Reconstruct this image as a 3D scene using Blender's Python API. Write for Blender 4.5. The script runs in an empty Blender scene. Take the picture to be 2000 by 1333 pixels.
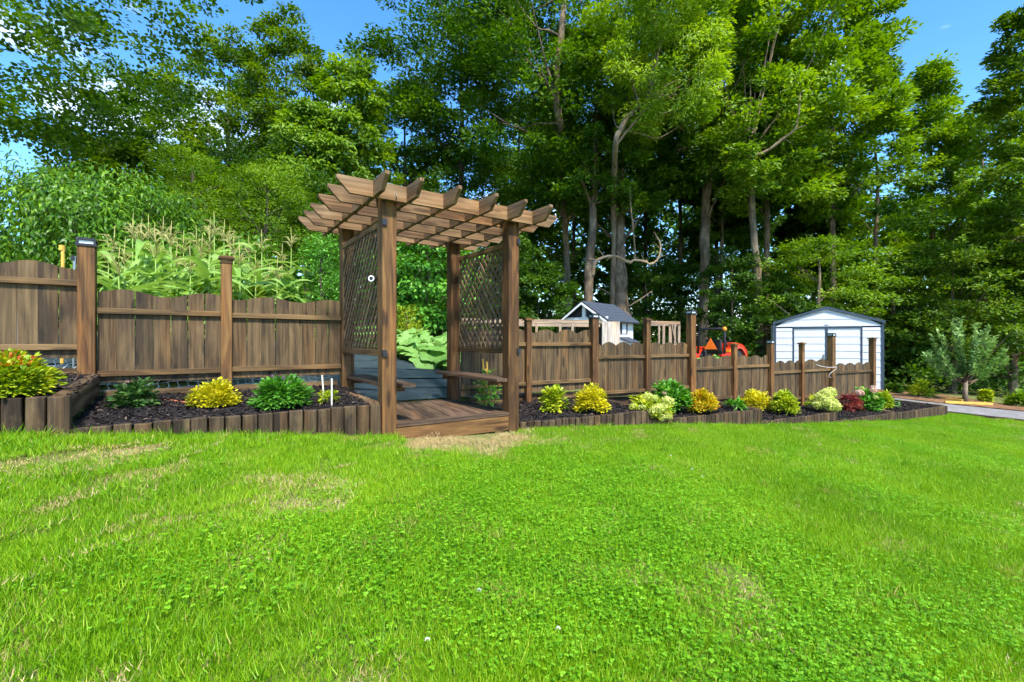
import bpy, math, random
import numpy as np
from mathutils import Vector, Matrix

# ------------------------------------------------------------------ camera, sky, sun, exposure
SC = bpy.context.scene
COL = SC.collection
F = 923.2          # focal length in photo pixels (2000 px wide)
H = 1.30           # eye height above the lawn under the camera
cd = bpy.data.cameras.new('camera'); cam = bpy.data.objects.new('camera', cd); COL.objects.link(cam)
cd.sensor_width = 36.0; cd.lens = 36.0 * F / 2000.0; cd.clip_start = 0.05; cd.clip_end = 2000
cam.location = (0, 0, H); cam.rotation_euler = (math.radians(90), 0, 0)
SC.camera = cam
SUN_AZ = math.radians(158)      # clockwise from +Y (view direction): behind the camera, to the right
SUN_EL = math.radians(52)
W = bpy.data.worlds.new('World'); SC.world = W; W.use_nodes = True
nt = W.node_tree; nt.nodes.clear()
wo = nt.nodes.new('ShaderNodeOutputWorld'); bg = nt.nodes.new('ShaderNodeBackground')
sky = nt.nodes.new('ShaderNodeTexSky'); sky.sky_type = 'NISHITA'; sky.sun_disc = False
sky.sun_elevation = SUN_EL; sky.sun_rotation = SUN_AZ
sky.air_density = 1.0; sky.dust_density = 0.1; sky.ozone_density = 3.5
tcw = nt.nodes.new('ShaderNodeTexCoord'); mpw = nt.nodes.new('ShaderNodeMapping'); mpw.inputs['Scale'].default_value = (1, 1, 2.4)
nzw = nt.nodes.new('ShaderNodeTexNoise'); nzw.inputs['Scale'].default_value = 2.6; nzw.inputs['Detail'].default_value = 7; nzw.inputs['Roughness'].default_value = .58
rpw = nt.nodes.new('ShaderNodeValToRGB'); rpw.color_ramp.elements[0].position = .56; rpw.color_ramp.elements[1].position = .78
mxw = nt.nodes.new('ShaderNodeMix'); mxw.data_type = 'RGBA'; mxw.inputs[7].default_value = (9.5, 9.8, 10.5, 1)
nt.links.new(tcw.outputs['Generated'], mpw.inputs['Vector']); nt.links.new(mpw.outputs[0], nzw.inputs['Vector'])
nt.links.new(nzw.outputs['Fac'], rpw.inputs['Fac']); nt.links.new(rpw.outputs['Color'], mxw.inputs[0])
hsw = nt.nodes.new('ShaderNodeHueSaturation'); hsw.inputs['Saturation'].default_value = 1.25; nt.links.new(sky.outputs[0], hsw.inputs['Color']); nt.links.new(hsw.outputs[0], mxw.inputs[6]); nt.links.new(mxw.outputs[2], bg.inputs['Color'])
bg.inputs['Strength'].default_value = 0.145
nt.links.new(bg.outputs[0], wo.inputs['Surface'])
sl = bpy.data.lights.new('sun', 'SUN'); sl.energy = 3.4; sl.angle = math.radians(7); sl.color = (1, .95, .86)
so = bpy.data.objects.new('sun', sl); COL.objects.link(so); so.location = (8, -8, 20)
sdir = Vector((math.cos(SUN_EL) * math.sin(SUN_AZ), math.cos(SUN_EL) * math.cos(SUN_AZ), math.sin(SUN_EL)))
so.rotation_euler = sdir.to_track_quat('Z', 'Y').to_euler()
SC.view_settings.view_transform = 'Standard'; SC.view_settings.look = 'None'
SC.view_settings.gamma = 1.0; SC.view_settings.use_curve_mapping = False
SC.view_settings.exposure = 1.45
SC.cycles.max_bounces = 6; SC.cycles.diffuse_bounces = 3; SC.cycles.glossy_bounces = 2; SC.cycles.transmission_bounces = 4; SC.cycles.transparent_max_bounces = 6
SC.cycles.use_denoising = True
SC.cycles.use_adaptive_sampling = True; SC.cycles.adaptive_threshold = .03; SC.cycles.adaptive_min_samples = 24

# ------------------------------------------------------------------ helpers
rng = np.random.default_rng(7); random.seed(7)
def at(px, py, d): return Vector(((px - 1000) * d / F, d, H - (py - 666) * d / F))
def zr(py, d): return -(py - 666) * d / F          # height relative to the eye
def tag(o, label=None, cat=None, group=None, kind=None):
    if label: o['label'] = label
    if cat: o['category'] = cat
    if group: o['group'] = group
    if kind: o['kind'] = kind
    return o
def empty(name, loc, rz=0):
    o = bpy.data.objects.new(name, None); COL.objects.link(o); o.location = loc; o.rotation_euler = (0, 0, rz)
    o.empty_display_size = .1
    return o
def obj(name, me, parent=None, M=None):
    o = bpy.data.objects.new(name, me); COL.objects.link(o)
    if parent is not None: o.parent = parent
    if M is not None: o.matrix_local = M
    return o
def mesh_np(name, V, T, mat, lv=None, smooth=False):
    V = np.asarray(V, dtype=np.float32); T = np.asarray(T, dtype=np.int32)
    k = T.shape[1]; n = len(T)
    me = bpy.data.meshes.new(name)
    me.vertices.add(len(V)); me.vertices.foreach_set('co', V.ravel())
    me.loops.add(n * k); me.loops.foreach_set('vertex_index', T.ravel())
    me.polygons.add(n); me.polygons.foreach_set('loop_start', np.arange(0, n * k, k, dtype=np.int32))
    me.polygons.foreach_set('loop_total', np.full(n, k, dtype=np.int32))
    if smooth: me.polygons.foreach_set('use_smooth', np.ones(n, dtype=bool))
    if lv is not None:
        a = me.attributes.new('lv', 'FLOAT', 'FACE'); a.data.foreach_set('value', np.asarray(lv, dtype=np.float32))
    me.update(calc_edges=True)
    me.materials.append(mat)
    return me
def smooth_path(pts, rad, k=4, jit=0., rr=None):
    out, ro = [], []
    for i in range(len(pts)-1):
        a, b, c, d = pts[max(i-1, 0)], pts[i], pts[i+1], pts[min(i+2, len(pts)-1)]
        for j in range(k):
            t = j/k
            q = .5*(2*b + (c-a)*t + (2*a-5*b+4*c-d)*t*t + (3*b-a-3*c+d)*t*t*t); w = rad[i]*(1-t) + rad[i+1]*t
            if jit: q = q + Vector((rr.gauss(0, 1), rr.gauss(0, 1), 0))*w*jit; w *= 1 + rr.gauss(0, jit)
            out.append(q); ro.append(w)
    return out + [pts[-1]], ro + [rad[-1]]
class MB:
    def __init__(s): s.v = []; s.f = []; s.sm = []
    def add(s, vs, fs, M=None, smooth=False):
        o = len(s.v)
        for p in vs:
            p = Vector(p)
            s.v.append(M @ p if M is not None else p)
        for f in fs: s.f.append(tuple(i + o for i in f)); s.sm.append(smooth)
        return s
    def box(s, a, b, M=None):
        (x0, y0, z0), (x1, y1, z1) = a, b
        return s.add([(x0,y0,z0),(x1,y0,z0),(x1,y1,z0),(x0,y1,z0),(x0,y0,z1),(x1,y0,z1),(x1,y1,z1),(x0,y1,z1)],
              [(0,3,2,1),(4,5,6,7),(0,1,5,4),(1,2,6,5),(2,3,7,6),(3,0,4,7)], M)
    def prism(s, prof, y0, y1, M=None):          # polygon in x,z extruded along y
        n = len(prof)
        vs = [(p[0], y0, p[1]) for p in prof] + [(p[0], y1, p[1]) for p in prof]
        fs = [tuple(range(n)), tuple(range(2*n-1, n-1, -1))] + [(i, i+n, (i+1) % n + n, (i+1) % n) for i in range(n)]
        return s.add(vs, fs, M)
    def tube(s, pts, rad, n=8, cap=True):
        pts = [Vector(p) for p in pts]
        if not hasattr(rad, '__len__'): rad = [rad] * len(pts)
        vs = []; ref = None
        for i, p in enumerate(pts):
            t = (pts[min(i+1, len(pts)-1)] - pts[max(i-1, 0)]).normalized()
            if ref is None: ref = Vector((1, 0, 0)) if abs(t.x) < .8 else Vector((0, 1, 0))
            b = t.cross(ref).normalized(); ref = b.cross(t).normalized()
            for k in range(n):
                a = 2 * math.pi * k / n
                vs.append(p + (ref * math.cos(a) + b * math.sin(a)) * rad[i])
        fs = []
        for i in range(len(pts) - 1):
            for k in range(n):
                fs.append((i*n+k, i*n+(k+1) % n, (i+1)*n+(k+1) % n, (i+1)*n+k))
        s.add(vs, fs, smooth=True)
        if cap:
            o = len(s.v) - len(vs)
            s.f.append(tuple(o + k for k in range(n-1, -1, -1))); s.sm.append(False)
            s.f.append(tuple(o + (len(pts)-1)*n + k for k in range(n))); s.sm.append(False)
        return s
    def lathe(s, prof, n=20, M=None):            # (r, z) profile round z
        vs = []; fs = []
        for r, z in prof:
            for k in range(n): vs.append((r*math.cos(2*math.pi*k/n), r*math.sin(2*math.pi*k/n), z))
        for i in range(len(prof)-1):
            for k in range(n): fs.append((i*n+k, i*n+(k+1) % n, (i+1)*n+(k+1) % n, (i+1)*n+k))
        fs.append(tuple(range(n-1, -1, -1))); fs.append(tuple((len(prof)-1)*n + k for k in range(n)))
        return s.add(vs, fs, M, smooth=True)
    def mesh(s, name, mat):
        me = bpy.data.meshes.new(name); me.from_pydata([tuple(v) for v in s.v], [], s.f); me.materials.append(mat)
        me.polygons.foreach_set('use_smooth', s.sm)
        a = me.attributes.new('lv', 'FLOAT', 'FACE'); a.data.foreach_set('value', np.full(len(me.polygons), .55, dtype=np.float32))
        me.update(); return me
    def build(s, name, mat, parent=None, M=None): return obj(name, s.mesh(name, mat), parent, M)
def frame(p, x, y):
    x = Vector(x).normalized(); z = x.cross(Vector(y)).normalized(); y = z.cross(x)
    return Matrix(((x.x, y.x, z.x, p[0]), (x.y, y.y, z.y, p[1]), (x.z, y.z, z.z, p[2]), (0, 0, 0, 1)))
_pc = {}
def plank_mesh(L, w, t, mat, ch):
    k = (round(L, 3), round(w, 4), round(t, 4), mat.name, ch)
    if k in _pc: return _pc[k]
    a, b, c = w/2, t/2, min(ch, w/4, t/4)
    pr = [(-a, -b+c), (-a+c, -b), (a-c, -b), (a, -b+c), (a, b-c), (a-c, b), (-a+c, b), (-a, b-c)]
    m = MB(); n = 8
    vs = [(0, p[0], p[1]) for p in pr] + [(L, p[0], p[1]) for p in pr]
    fs = [tuple(range(n-1, -1, -1)), tuple(range(n, 2*n))] + [(i, (i+1) % n, (i+1) % n + n, i+n) for i in range(n)]
    m.add(vs, fs); _pc[k] = m.mesh('plank', mat); return _pc[k]
def board(name, p0, p1, wdir, w, t, mat, parent=None, ch=.004):
    p0 = Vector(p0); p1 = Vector(p1); L = (p1 - p0).length
    return obj(name, plank_mesh(L, w, t, mat, ch), parent, frame(p0, p1 - p0, wdir))

# ------------------------------------------------------------------ materials
def newmat(name):
    m = bpy.data.materials.new(name); m.use_nodes = True; n = m.node_tree; n.nodes.clear()
    out = n.nodes.new('ShaderNodeOutputMaterial'); return m, n, out
def N(n, t, **kw):
    x = n.nodes.new(t)
    for k, v in kw.items():
        if k in x.inputs: x.inputs[k].default_value = v
        else: setattr(x, k, v)
    return x
def ramp(n, cols):
    r = n.nodes.new('ShaderNodeValToRGB'); e = r.color_ramp.elements
    while len(e) < len(cols): e.new(.5)
    for el, (p, c) in zip(e, cols): el.position = p; el.color = (*c, 1)
    return r
def plain(name, col, rough=.6, metal=0, spec=.4, var=.12, scale=6, bump=0):
    m, n, out = newmat(name); b = N(n, 'ShaderNodeBsdfPrincipled', Roughness=rough, Metallic=metal)
    b.inputs['Specular IOR Level'].default_value = spec
    tc = N(n, 'ShaderNodeTexCoord'); nz = N(n, 'ShaderNodeTexNoise', Scale=scale, Detail=6, Roughness=.6)
    n.links.new(tc.outputs['Object'], nz.inputs['Vector'])
    r = ramp(n, [(.3, [c*(1-var) for c in col]), (.7, [min(1, c*(1+var)) for c in col])])
    n.links.new(nz.outputs['Fac'], r.inputs[0]); n.links.new(r.outputs[0], b.inputs['Base Color'])
    if bump:
        bp = N(n, 'ShaderNodeBump', Strength=bump, Distance=.01); n.links.new(nz.outputs['Fac'], bp.inputs['Height']); n.links.new(bp.outputs[0], b.inputs['Normal'])
    n.links.new(b.outputs[0], out.inputs[0]); return m
def wood(name, dark, mid, light, knot=.5, stain=None, rough=.72, bark=False):
    m, n, out = newmat(name); b = N(n, 'ShaderNodeBsdfPrincipled', Roughness=rough); b.inputs['Specular IOR Level'].default_value = .3
    tc = N(n, 'ShaderNodeTexCoord'); oi = N(n, 'ShaderNodeObjectInfo')
    ml = N(n, 'ShaderNodeVectorMath', operation='MULTIPLY'); n.links.new(oi.outputs['Random'], ml.inputs[0]); ml.inputs[1].default_value = (37, 23, 51)
    ad = N(n, 'ShaderNodeVectorMath', operation='ADD'); n.links.new(tc.outputs['Object'], ad.inputs[0]); n.links.new(ml.outputs[0], ad.inputs[1])
    def nz(sc, **kw):
        if bark: sc = (sc[1]*.22, sc[1]*.22, sc[0]*.9)
        mp = N(n, 'ShaderNodeMapping', Scale=sc); n.links.new(ad.outputs[0], mp.inputs['Vector'])
        x = N(n, 'ShaderNodeTexNoise', Scale=1, **kw); n.links.new(mp.outputs[0], x.inputs['Vector']); return x
    g = nz((1.6, 42, 42), Detail=5, Roughness=.62, Distortion=.6)
    big = nz((1.3, 7, 7), Detail=3, Roughness=.5, Distortion=1.2)
    mp = N(n, 'ShaderNodeMapping', Scale=(2.1, 9, 9)); n.links.new(ad.outputs[0], mp.inputs['Vector'])
    vo = N(n, 'ShaderNodeTexVoronoi', Scale=1); n.links.new(mp.outputs[0], vo.inputs['Vector'])
    kr = ramp(n, [(0, (knot,)*3), (.15, (knot*.8,)*3), (.22, (0, 0, 0))]); n.links.new(vo.outputs['Distance'], kr.inputs[0])
    s = N(n, 'ShaderNodeMath', operation='MULTIPLY_ADD'); n.links.new(g.outputs['Fac'], s.inputs[0]); s.inputs[1].default_value = .95
    hb = N(n, 'ShaderNodeMath', operation='MULTIPLY'); n.links.new(big.outputs['Fac'], hb.inputs[0]); hb.inputs[1].default_value = .80; n.links.new(hb.outputs[0], s.inputs[2])
    s2 = N(n, 'ShaderNodeMath', operation='MULTIPLY_ADD'); n.links.new(oi.outputs['Random'], s2.inputs[0]); s2.inputs[1].default_value = .20; n.links.new(s.outputs[0], s2.inputs[2])
    mr = N(n, 'ShaderNodeMapRange'); mr.inputs[1].default_value = .58; mr.inputs[2].default_value = 1.40
    r = ramp(n, [(0., [c*.6 for c in dark]), (.3, dark), (.62, mid), (1.0, light)])
    n.links.new(s2.outputs[0], mr.inputs[0]); n.links.new(mr.outputs[0], r.inputs[0])
    warm = nz((.7, 4, 4), Detail=3, Roughness=.55)
    wr_ = ramp(n, [(.36, (.95, .97, .95)), (.5, (1, 1, 1)), (.66, (1.18, 1.01, .80))]); n.links.new(warm.outputs['Fac'], wr_.inputs[0])
    wm = N(n, 'ShaderNodeMix', data_type='RGBA', blend_type='MULTIPLY'); wm.inputs[0].default_value = 1; n.links.new(r.outputs[0], wm.inputs[6]); n.links.new(wr_.outputs[0], wm.inputs[7])
    r = type('o', (), {'outputs': [wm.outputs[2]]})
    mx = N(n, 'ShaderNodeMix', data_type='RGBA'); n.links.new(kr.outputs[0], mx.inputs[0]); n.links.new(r.outputs[0], mx.inputs[6]); mx.inputs[7].default_value = (*[c*.35 for c in dark], 1)
    last = mx.outputs[2]
    if stain:
        sn = nz((2.2, 5, 5), Detail=4, Roughness=.6); sr = ramp(n, [(.55, (0, 0, 0)), (.72, (.75,)*3)]); n.links.new(sn.outputs['Fac'], sr.inputs[0])
        m2 = N(n, 'ShaderNodeMix', data_type='RGBA'); n.links.new(sr.outputs[0], m2.inputs[0]); n.links.new(last, m2.inputs[6]); m2.inputs[7].default_value = (*stain, 1); last = m2.outputs[2]
    n.links.new(last, b.inputs['Base Color'])
    bp = N(n, 'ShaderNodeBump', Strength=.9 if bark else .35, Distance=.05 if bark else .004); n.links.new(g.outputs['Fac'], bp.inputs['Height']); n.links.new(bp.outputs[0], b.inputs['Normal'])
    n.links.new(b.outputs[0], out.inputs[0]); return m
def leafmat(name, c0, c1, c2, trans=.32, rough=.5, big=.25, dry=None):
    m, n, out = newmat(name)
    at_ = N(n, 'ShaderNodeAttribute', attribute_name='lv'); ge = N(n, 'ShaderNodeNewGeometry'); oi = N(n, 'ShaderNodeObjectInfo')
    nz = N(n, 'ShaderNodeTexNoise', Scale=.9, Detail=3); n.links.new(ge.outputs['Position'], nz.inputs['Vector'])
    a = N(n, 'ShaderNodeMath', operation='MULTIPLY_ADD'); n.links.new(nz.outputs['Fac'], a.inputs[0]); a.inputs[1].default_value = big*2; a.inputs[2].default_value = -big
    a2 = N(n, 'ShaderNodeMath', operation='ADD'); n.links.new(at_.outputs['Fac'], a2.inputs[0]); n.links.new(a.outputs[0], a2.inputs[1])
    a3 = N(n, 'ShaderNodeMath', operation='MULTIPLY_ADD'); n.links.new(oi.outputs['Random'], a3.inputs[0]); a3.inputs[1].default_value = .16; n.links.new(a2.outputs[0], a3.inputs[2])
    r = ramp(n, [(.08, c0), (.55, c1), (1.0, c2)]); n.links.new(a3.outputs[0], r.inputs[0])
    last = r.outputs[0]
    if dry:
        nd = N(n, 'ShaderNodeTexNoise', Scale=dry[1], Detail=5, Roughness=.6); n.links.new(ge.outputs['Position'], nd.inputs['Vector'])
        s = N(n, 'ShaderNodeMath', operation='MULTIPLY_ADD'); n.links.new(at_.outputs['Fac'], s.inputs[0]); s.inputs[1].default_value = .35; n.links.new(nd.outputs['Fac'], s.inputs[2])
        dr = ramp(n, [(dry[2], (0, 0, 0)), (dry[2]+.12, (1, 1, 1))]); n.links.new(s.outputs[0], dr.inputs[0])
        mx = N(n, 'ShaderNodeMix', data_type='RGBA'); n.links.new(dr.outputs[0], mx.inputs[0]); n.links.new(last, mx.inputs[6]); mx.inputs[7].default_value = (*dry[0], 1); last = mx.outputs[2]
    b = N(n, 'ShaderNodeBsdfPrincipled', Roughness=rough); b.inputs['Specular IOR Level'].default_value = .3
    t = N(n, 'ShaderNodeBsdfTranslucent'); ms = N(n, 'ShaderNodeMixShader'); ms.inputs[0].default_value = trans
    hs = N(n, 'ShaderNodeHueSaturation', Hue=.49, Saturation=1.1, Value=1.35); n.links.new(last, hs.inputs['Color'])
    n.links.new(last, b.inputs['Base Color']); n.links.new(hs.outputs[0], t.inputs['Color'])
    n.links.new(b.outputs[0], ms.inputs[1]); n.links.new(t.outputs[0], ms.inputs[2]); n.links.new(ms.outputs[0], out.inputs[0]); return m
def ground_mat(name, cols, scale=3, bump=.5, fine=60, rough=.95):
    m, n, out = newmat(name); b = N(n, 'ShaderNodeBsdfPrincipled', Roughness=rough); b.inputs['Specular IOR Level'].default_value = .15
    ge = N(n, 'ShaderNodeNewGeometry')
    n1 = N(n, 'ShaderNodeTexNoise', Scale=scale, Detail=6, Roughness=.65); n2 = N(n, 'ShaderNodeTexNoise', Scale=fine, Detail=4, Roughness=.7)
    for x in (n1, n2): n.links.new(ge.outputs['Position'], x.inputs['Vector'])
    a = N(n, 'ShaderNodeMath', operation='MULTIPLY_ADD'); n.links.new(n2.outputs['Fac'], a.inputs[0]); a.inputs[1].default_value = .6
    h = N(n, 'ShaderNodeMath', operation='MULTIPLY'); n.links.new(n1.outputs['Fac'], h.inputs[0]); h.inputs[1].default_value = .5; n.links.new(h.outputs[0], a.inputs[2])
    r = ramp(n, [(.35 + .4*i/(len(cols)-1), c) for i, c in enumerate(cols)]); n.links.new(a.outputs[0], r.inputs[0]); n.links.new(r.outputs[0], b.inputs['Base Color'])
    bp = N(n, 'ShaderNodeBump', Strength=bump, Distance=.02); n.links.new(n2.outputs['Fac'], bp.inputs['Height']); n.links.new(bp.outputs[0], b.inputs['Normal'])
    n.links.new(b.outputs[0], out.inputs[0]); return m
M = {}
M['post'] = wood('stained_post_wood', (.058,.027,.009), (.160,.078,.024), (.27,.15,.052), .85)
M['grid'] = wood('stained_rafter_wood', (.085,.046,.020), (.21,.125,.058), (.34,.225,.12), .7)
M['picket'] = wood('weathered_picket_wood', (.042,.026,.012), (.112,.071,.032), (.20,.132,.060), .95)
M['rail'] = wood('stained_rail_wood', (.065,.037,.014), (.155,.092,.036), (.24,.15,.065), .7)
M['lattice'] = wood('lattice_wood', (.085,.052,.028), (.19,.122,.068), (.29,.195,.115), .2)
M['deck'] = wood('deck_wood', (.042,.025,.015), (.12,.072,.042), (.20,.125,.075), .6)
M['edging'] = wood('edging_timber', (.024,.015,.008), (.072,.047,.024), (.14,.098,.053), .6, stain=(.16,.11,.05), rough=.85)
M['log'] = wood('landscape_timber', (.055,.032,.014), (.14,.088,.043), (.24,.16,.082), .6, rough=.85)
M['raw'] = wood('raw_lumber', (.20,.135,.09), (.36,.26,.18), (.48,.37,.27), .4)
M['ply'] = wood('weathered_plywood', (.28,.22,.18), (.46,.40,.34), (.6,.55,.5), .25)
M['stake'] = plain('yellow_stake', (.62,.36,.06), .7)
M['whitestake'] = plain('pale_stake', (.6,.57,.48), .8)
M['black'] = plain('black_plastic', (.015,.016,.02), .4)
M['glass'] = plain('lamp_glass', (.55,.62,.66), .12, 0, .6)
M['chrome'] = plain('grey_metal', (.35,.36,.37), .35, .8)
M['wire'] = plain('galvanised_wire', (.72,.73,.73), .5, 0)
M['mulch'] = ground_mat('black_mulch', [(.008,.007,.007), (.022,.018,.018), (.05,.04,.036)], 4, .9, 45)
M['brownmulch'] = ground_mat('brown_mulch', [(.09,.045,.02), (.20,.105,.05), (.30,.18,.10)], 4, .9, 45)
M['gravel'] = ground_mat('grey_gravel', [(.11,.105,.10), (.22,.21,.20), (.37,.355,.34)], 6, .9, 55)
M['soil'] = ground_mat('lawn_soil', [(.060,.075,.016), (.115,.135,.030), (.22,.19,.085)], 1.3, .6, 30)
M['fabric'] = None
M['bark'] = wood('tree_bark', (.085,.064,.044), (.20,.155,.105), (.31,.25,.175), .0, rough=.95, bark=True)
M['barkdark'] = wood('dark_bark', (.05,.04,.03), (.11,.09,.07), (.19,.165,.135), .0, rough=.95, bark=True)
M['deadwood'] = wood('bare_limb_wood', (.20,.145,.09), (.33,.255,.17), (.44,.36,.26), .1)
M['chip'] = leafmat('bark_chip', (.010,.008,.008), (.028,.023,.022), (.15,.10,.07), 0, .9, .05)
M['grass'] = leafmat('grass_blade', (.078,.195,.003), (.195,.400,.005), (.42,.54,.025), .38, .5, .32, dry=((.50,.40,.12), 2.3, .80))
M['clover'] = leafmat('clover_leaf', (.060,.190,.004), (.150,.375,.007), (.27,.50,.025), .35, .5, .25)
M['drygrass'] = leafmat('dry_grass', (.32,.24,.08), (.54,.40,.18), (.66,.53,.29), .3, .8, .3)
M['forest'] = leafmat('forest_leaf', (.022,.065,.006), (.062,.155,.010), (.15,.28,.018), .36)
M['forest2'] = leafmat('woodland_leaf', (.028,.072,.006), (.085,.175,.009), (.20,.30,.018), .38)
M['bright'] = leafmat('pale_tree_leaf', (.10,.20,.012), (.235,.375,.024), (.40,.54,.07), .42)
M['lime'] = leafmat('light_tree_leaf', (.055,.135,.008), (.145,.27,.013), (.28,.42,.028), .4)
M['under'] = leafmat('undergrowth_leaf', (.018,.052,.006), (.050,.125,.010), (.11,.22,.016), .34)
M['peach'] = leafmat('peach_leaf', (.030,.095,.006), (.095,.225,.010), (.26,.43,.026), .35, .4)
M['corn'] = leafmat('corn_leaf', (.11,.23,.035), (.23,.39,.07), (.46,.58,.20), .35, .42)
M['tassel'] = leafmat('corn_tassel', (.36,.34,.10), (.48,.45,.16), (.60,.56,.26), .3, .8)
M['squash'] = leafmat('squash_leaf', (.08,.20,.04), (.16,.33,.06), (.28,.46,.13), .3, .55)
M['yellow'] = leafmat('golden_leaf', (.20,.24,.008), (.55,.50,.012), (.80,.70,.03), .3, .45, .15)
M['gold2'] = leafmat('yellow_green_leaf', (.12,.22,.010), (.36,.46,.020), (.68,.66,.05), .32, .45, .15)
M['green'] = leafmat('shrub_leaf', (.038,.135,.012), (.095,.28,.026), (.21,.46,.06), .3, .45, .15)
M['dkgreen'] = leafmat('dark_shrub_leaf', (.020,.062,.014), (.050,.13,.025), (.15,.24,.06), .3, .45, .15)
M['orange'] = leafmat('spirea_leaf', (.25,.30,.010), (.55,.48,.015), (.72,.24,.03), .3, .45, .2)
M['redtip'] = leafmat('red_tip_leaf', (.40,.08,.02), (.55,.14,.03), (.62,.28,.04), .3)
M['maple'] = leafmat('red_maple_leaf', (.12,.018,.018), (.25,.05,.04), (.42,.13,.07), .3)
M['hyd'] = leafmat('hydrangea_petal', (.30,.36,.05), (.50,.55,.11), (.68,.70,.26), .3, .6, .1)
M['pink'] = leafmat('pink_petal', (.55,.25,.22), (.72,.46,.36), (.80,.66,.5), .3, .6, .1)
M['purple'] = leafmat('purple_petal', (.22,.03,.25), (.34,.06,.38), (.45,.15,.48), .3, .6, .1)
M['silver'] = leafmat('apple_leaf', (.055,.150,.030), (.14,.28,.065), (.37,.52,.19), .28, .5, .15)
M['orangeleaf'] = leafmat('orange_leaf', (.4,.14,.02), (.6,.26,.03), (.7,.4,.06), .3)
M['white'] = plain('white_siding', (.53,.545,.565), .45, 0, .4, .03, 3)
M['offwhite'] = plain('white_paint', (.74,.74,.74), .6, 0, .3, .08, 5)
M['trim'] = plain('slate_blue_trim', (.030,.048,.070), .4)
M['blackpaint'] = plain('black_paint', (.018,.018,.022), .5)
M['red'] = plain('tractor_orange_red', (.62,.035,.010), .22, 0, .6, .05)
M['orangep'] = plain('reflective_orange', (.85,.16,.01), .4, 0, .5, .05)
M['amber'] = plain('amber_lens', (.80,.25,.01), .2, 0, .6, .05)
M['tyre'] = plain('tyre_rubber', (.018,.018,.018), .85)
M['seat'] = plain('black_vinyl', (.02,.02,.022), .45)
M['hose'] = plain('terracotta_hose', (.42,.13,.06), .6)
M['rope'] = plain('white_cord', (.72,.70,.66), .7)
def fabric_mat():
    m, n, out = newmat('weed_fabric'); b = N(n, 'ShaderNodeBsdfPrincipled', Roughness=.55); b.inputs['Specular IOR Level'].default_value = .5
    ge = N(n, 'ShaderNodeNewGeometry'); n1 = N(n, 'ShaderNodeTexNoise', Scale=2.2, Detail=7, Roughness=.7); n.links.new(ge.outputs['Position'], n1.inputs['Vector'])
    n2 = N(n, 'ShaderNodeTexNoise', Scale=35, Detail=5, Roughness=.75); n.links.new(ge.outputs['Position'], n2.inputs['Vector'])
    r = ramp(n, [(.3, (.014,.025,.031)), (.55, (.027,.043,.052)), (.72, (.06,.078,.086))]); n.links.new(n1.outputs['Fac'], r.inputs[0])
    r2 = ramp(n, [(.60, (0, 0, 0)), (.75, (.55,)*3)]); n.links.new(n2.outputs['Fac'], r2.inputs[0])
    mx = N(n, 'ShaderNodeMix', data_type='RGBA'); n.links.new(r2.outputs[0], mx.inputs[0]); n.links.new(r.outputs[0], mx.inputs[6]); mx.inputs[7].default_value = (.20,.20,.17, 1)
    n.links.new(mx.outputs[2], b.inputs['Base Color'])
    bp = N(n, 'ShaderNodeBump', Strength=.4, Distance=.03); n.links.new(n1.outputs['Fac'], bp.inputs['Height']); n.links.new(bp.outputs[0], b.inputs['Normal'])
    n.links.new(b.outputs[0], out.inputs[0]); return m
M['fabric'] = fabric_mat()
def shingle_mat():
    m = plain('slate_shingle', (.045,.055,.072), .8, 0, .3, .45, 22); return m
M['shingle'] = shingle_mat()

# ------------------------------------------------------------------ leaf stamping
T_QUAD = (np.array([(0,0,0),(.45,.5,.12),(1,0,-.06),(.45,-.5,.12)], float), np.array([(0,2,1),(0,3,2)]))
T_OVAL = (np.array([(0,0,0),(.3,.4,.08),(.3,-.4,.08),(.68,.42,.03),(.68,-.42,.03),(1,0,-.12)], float), np.array([(0,2,1),(1,2,4),(1,4,3),(3,4,5)]))
T_LONG = (np.array([(0,0,0),(.3,.5,.06),(.3,-.5,.06),(.65,.42,-.05),(.65,-.42,-.05),(1,0,-.32)], float), np.array([(0,2,1),(1,2,4),(1,4,3),(3,4,5)]))
T_BLADE = (np.array([(0,.5,0),(0,-.5,0),(.5,.42,.04),(.5,-.42,.04),(1,0,.28)], float), np.array([(0,1,3),(0,3,2),(2,3,4)]))
def nrm(a): return a / np.maximum(np.linalg.norm(a, axis=1, keepdims=True), 1e-9)
def stamp(T, pos, X, Z, L, Wd):
    tv, tf = T; n = len(pos); k = len(tv)
    X = nrm(X); Y = nrm(np.cross(Z, X)); Zc = np.cross(X, Y)
    L = np.broadcast_to(np.asarray(L, float), (n,)); Wd = np.broadcast_to(np.asarray(Wd, float), (n,))
    V = pos[:, None, :] + X[:, None, :]*(tv[None, :, 0:1]*L[:, None, None]) + Y[:, None, :]*(tv[None, :, 1:2]*Wd[:, None, None]) + Zc[:, None, :]*(tv[None, :, 2:3]*L[:, None, None])
    Fa = tf[None] + (np.arange(n)*k)[:, None, None]
    return V.reshape(-1, 3), Fa.reshape(-1, 3), len(tf)
def leaf_mesh(name, T, pos, X, Z, L, Wd, mat, lv):
    V, Fa, k = stamp(T, pos, X, Z, L, Wd)
    return mesh_np(name, V, Fa, mat, np.repeat(lv, k))
def rdir(r, n): return nrm(r.normal(size=(n, 3)))
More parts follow.
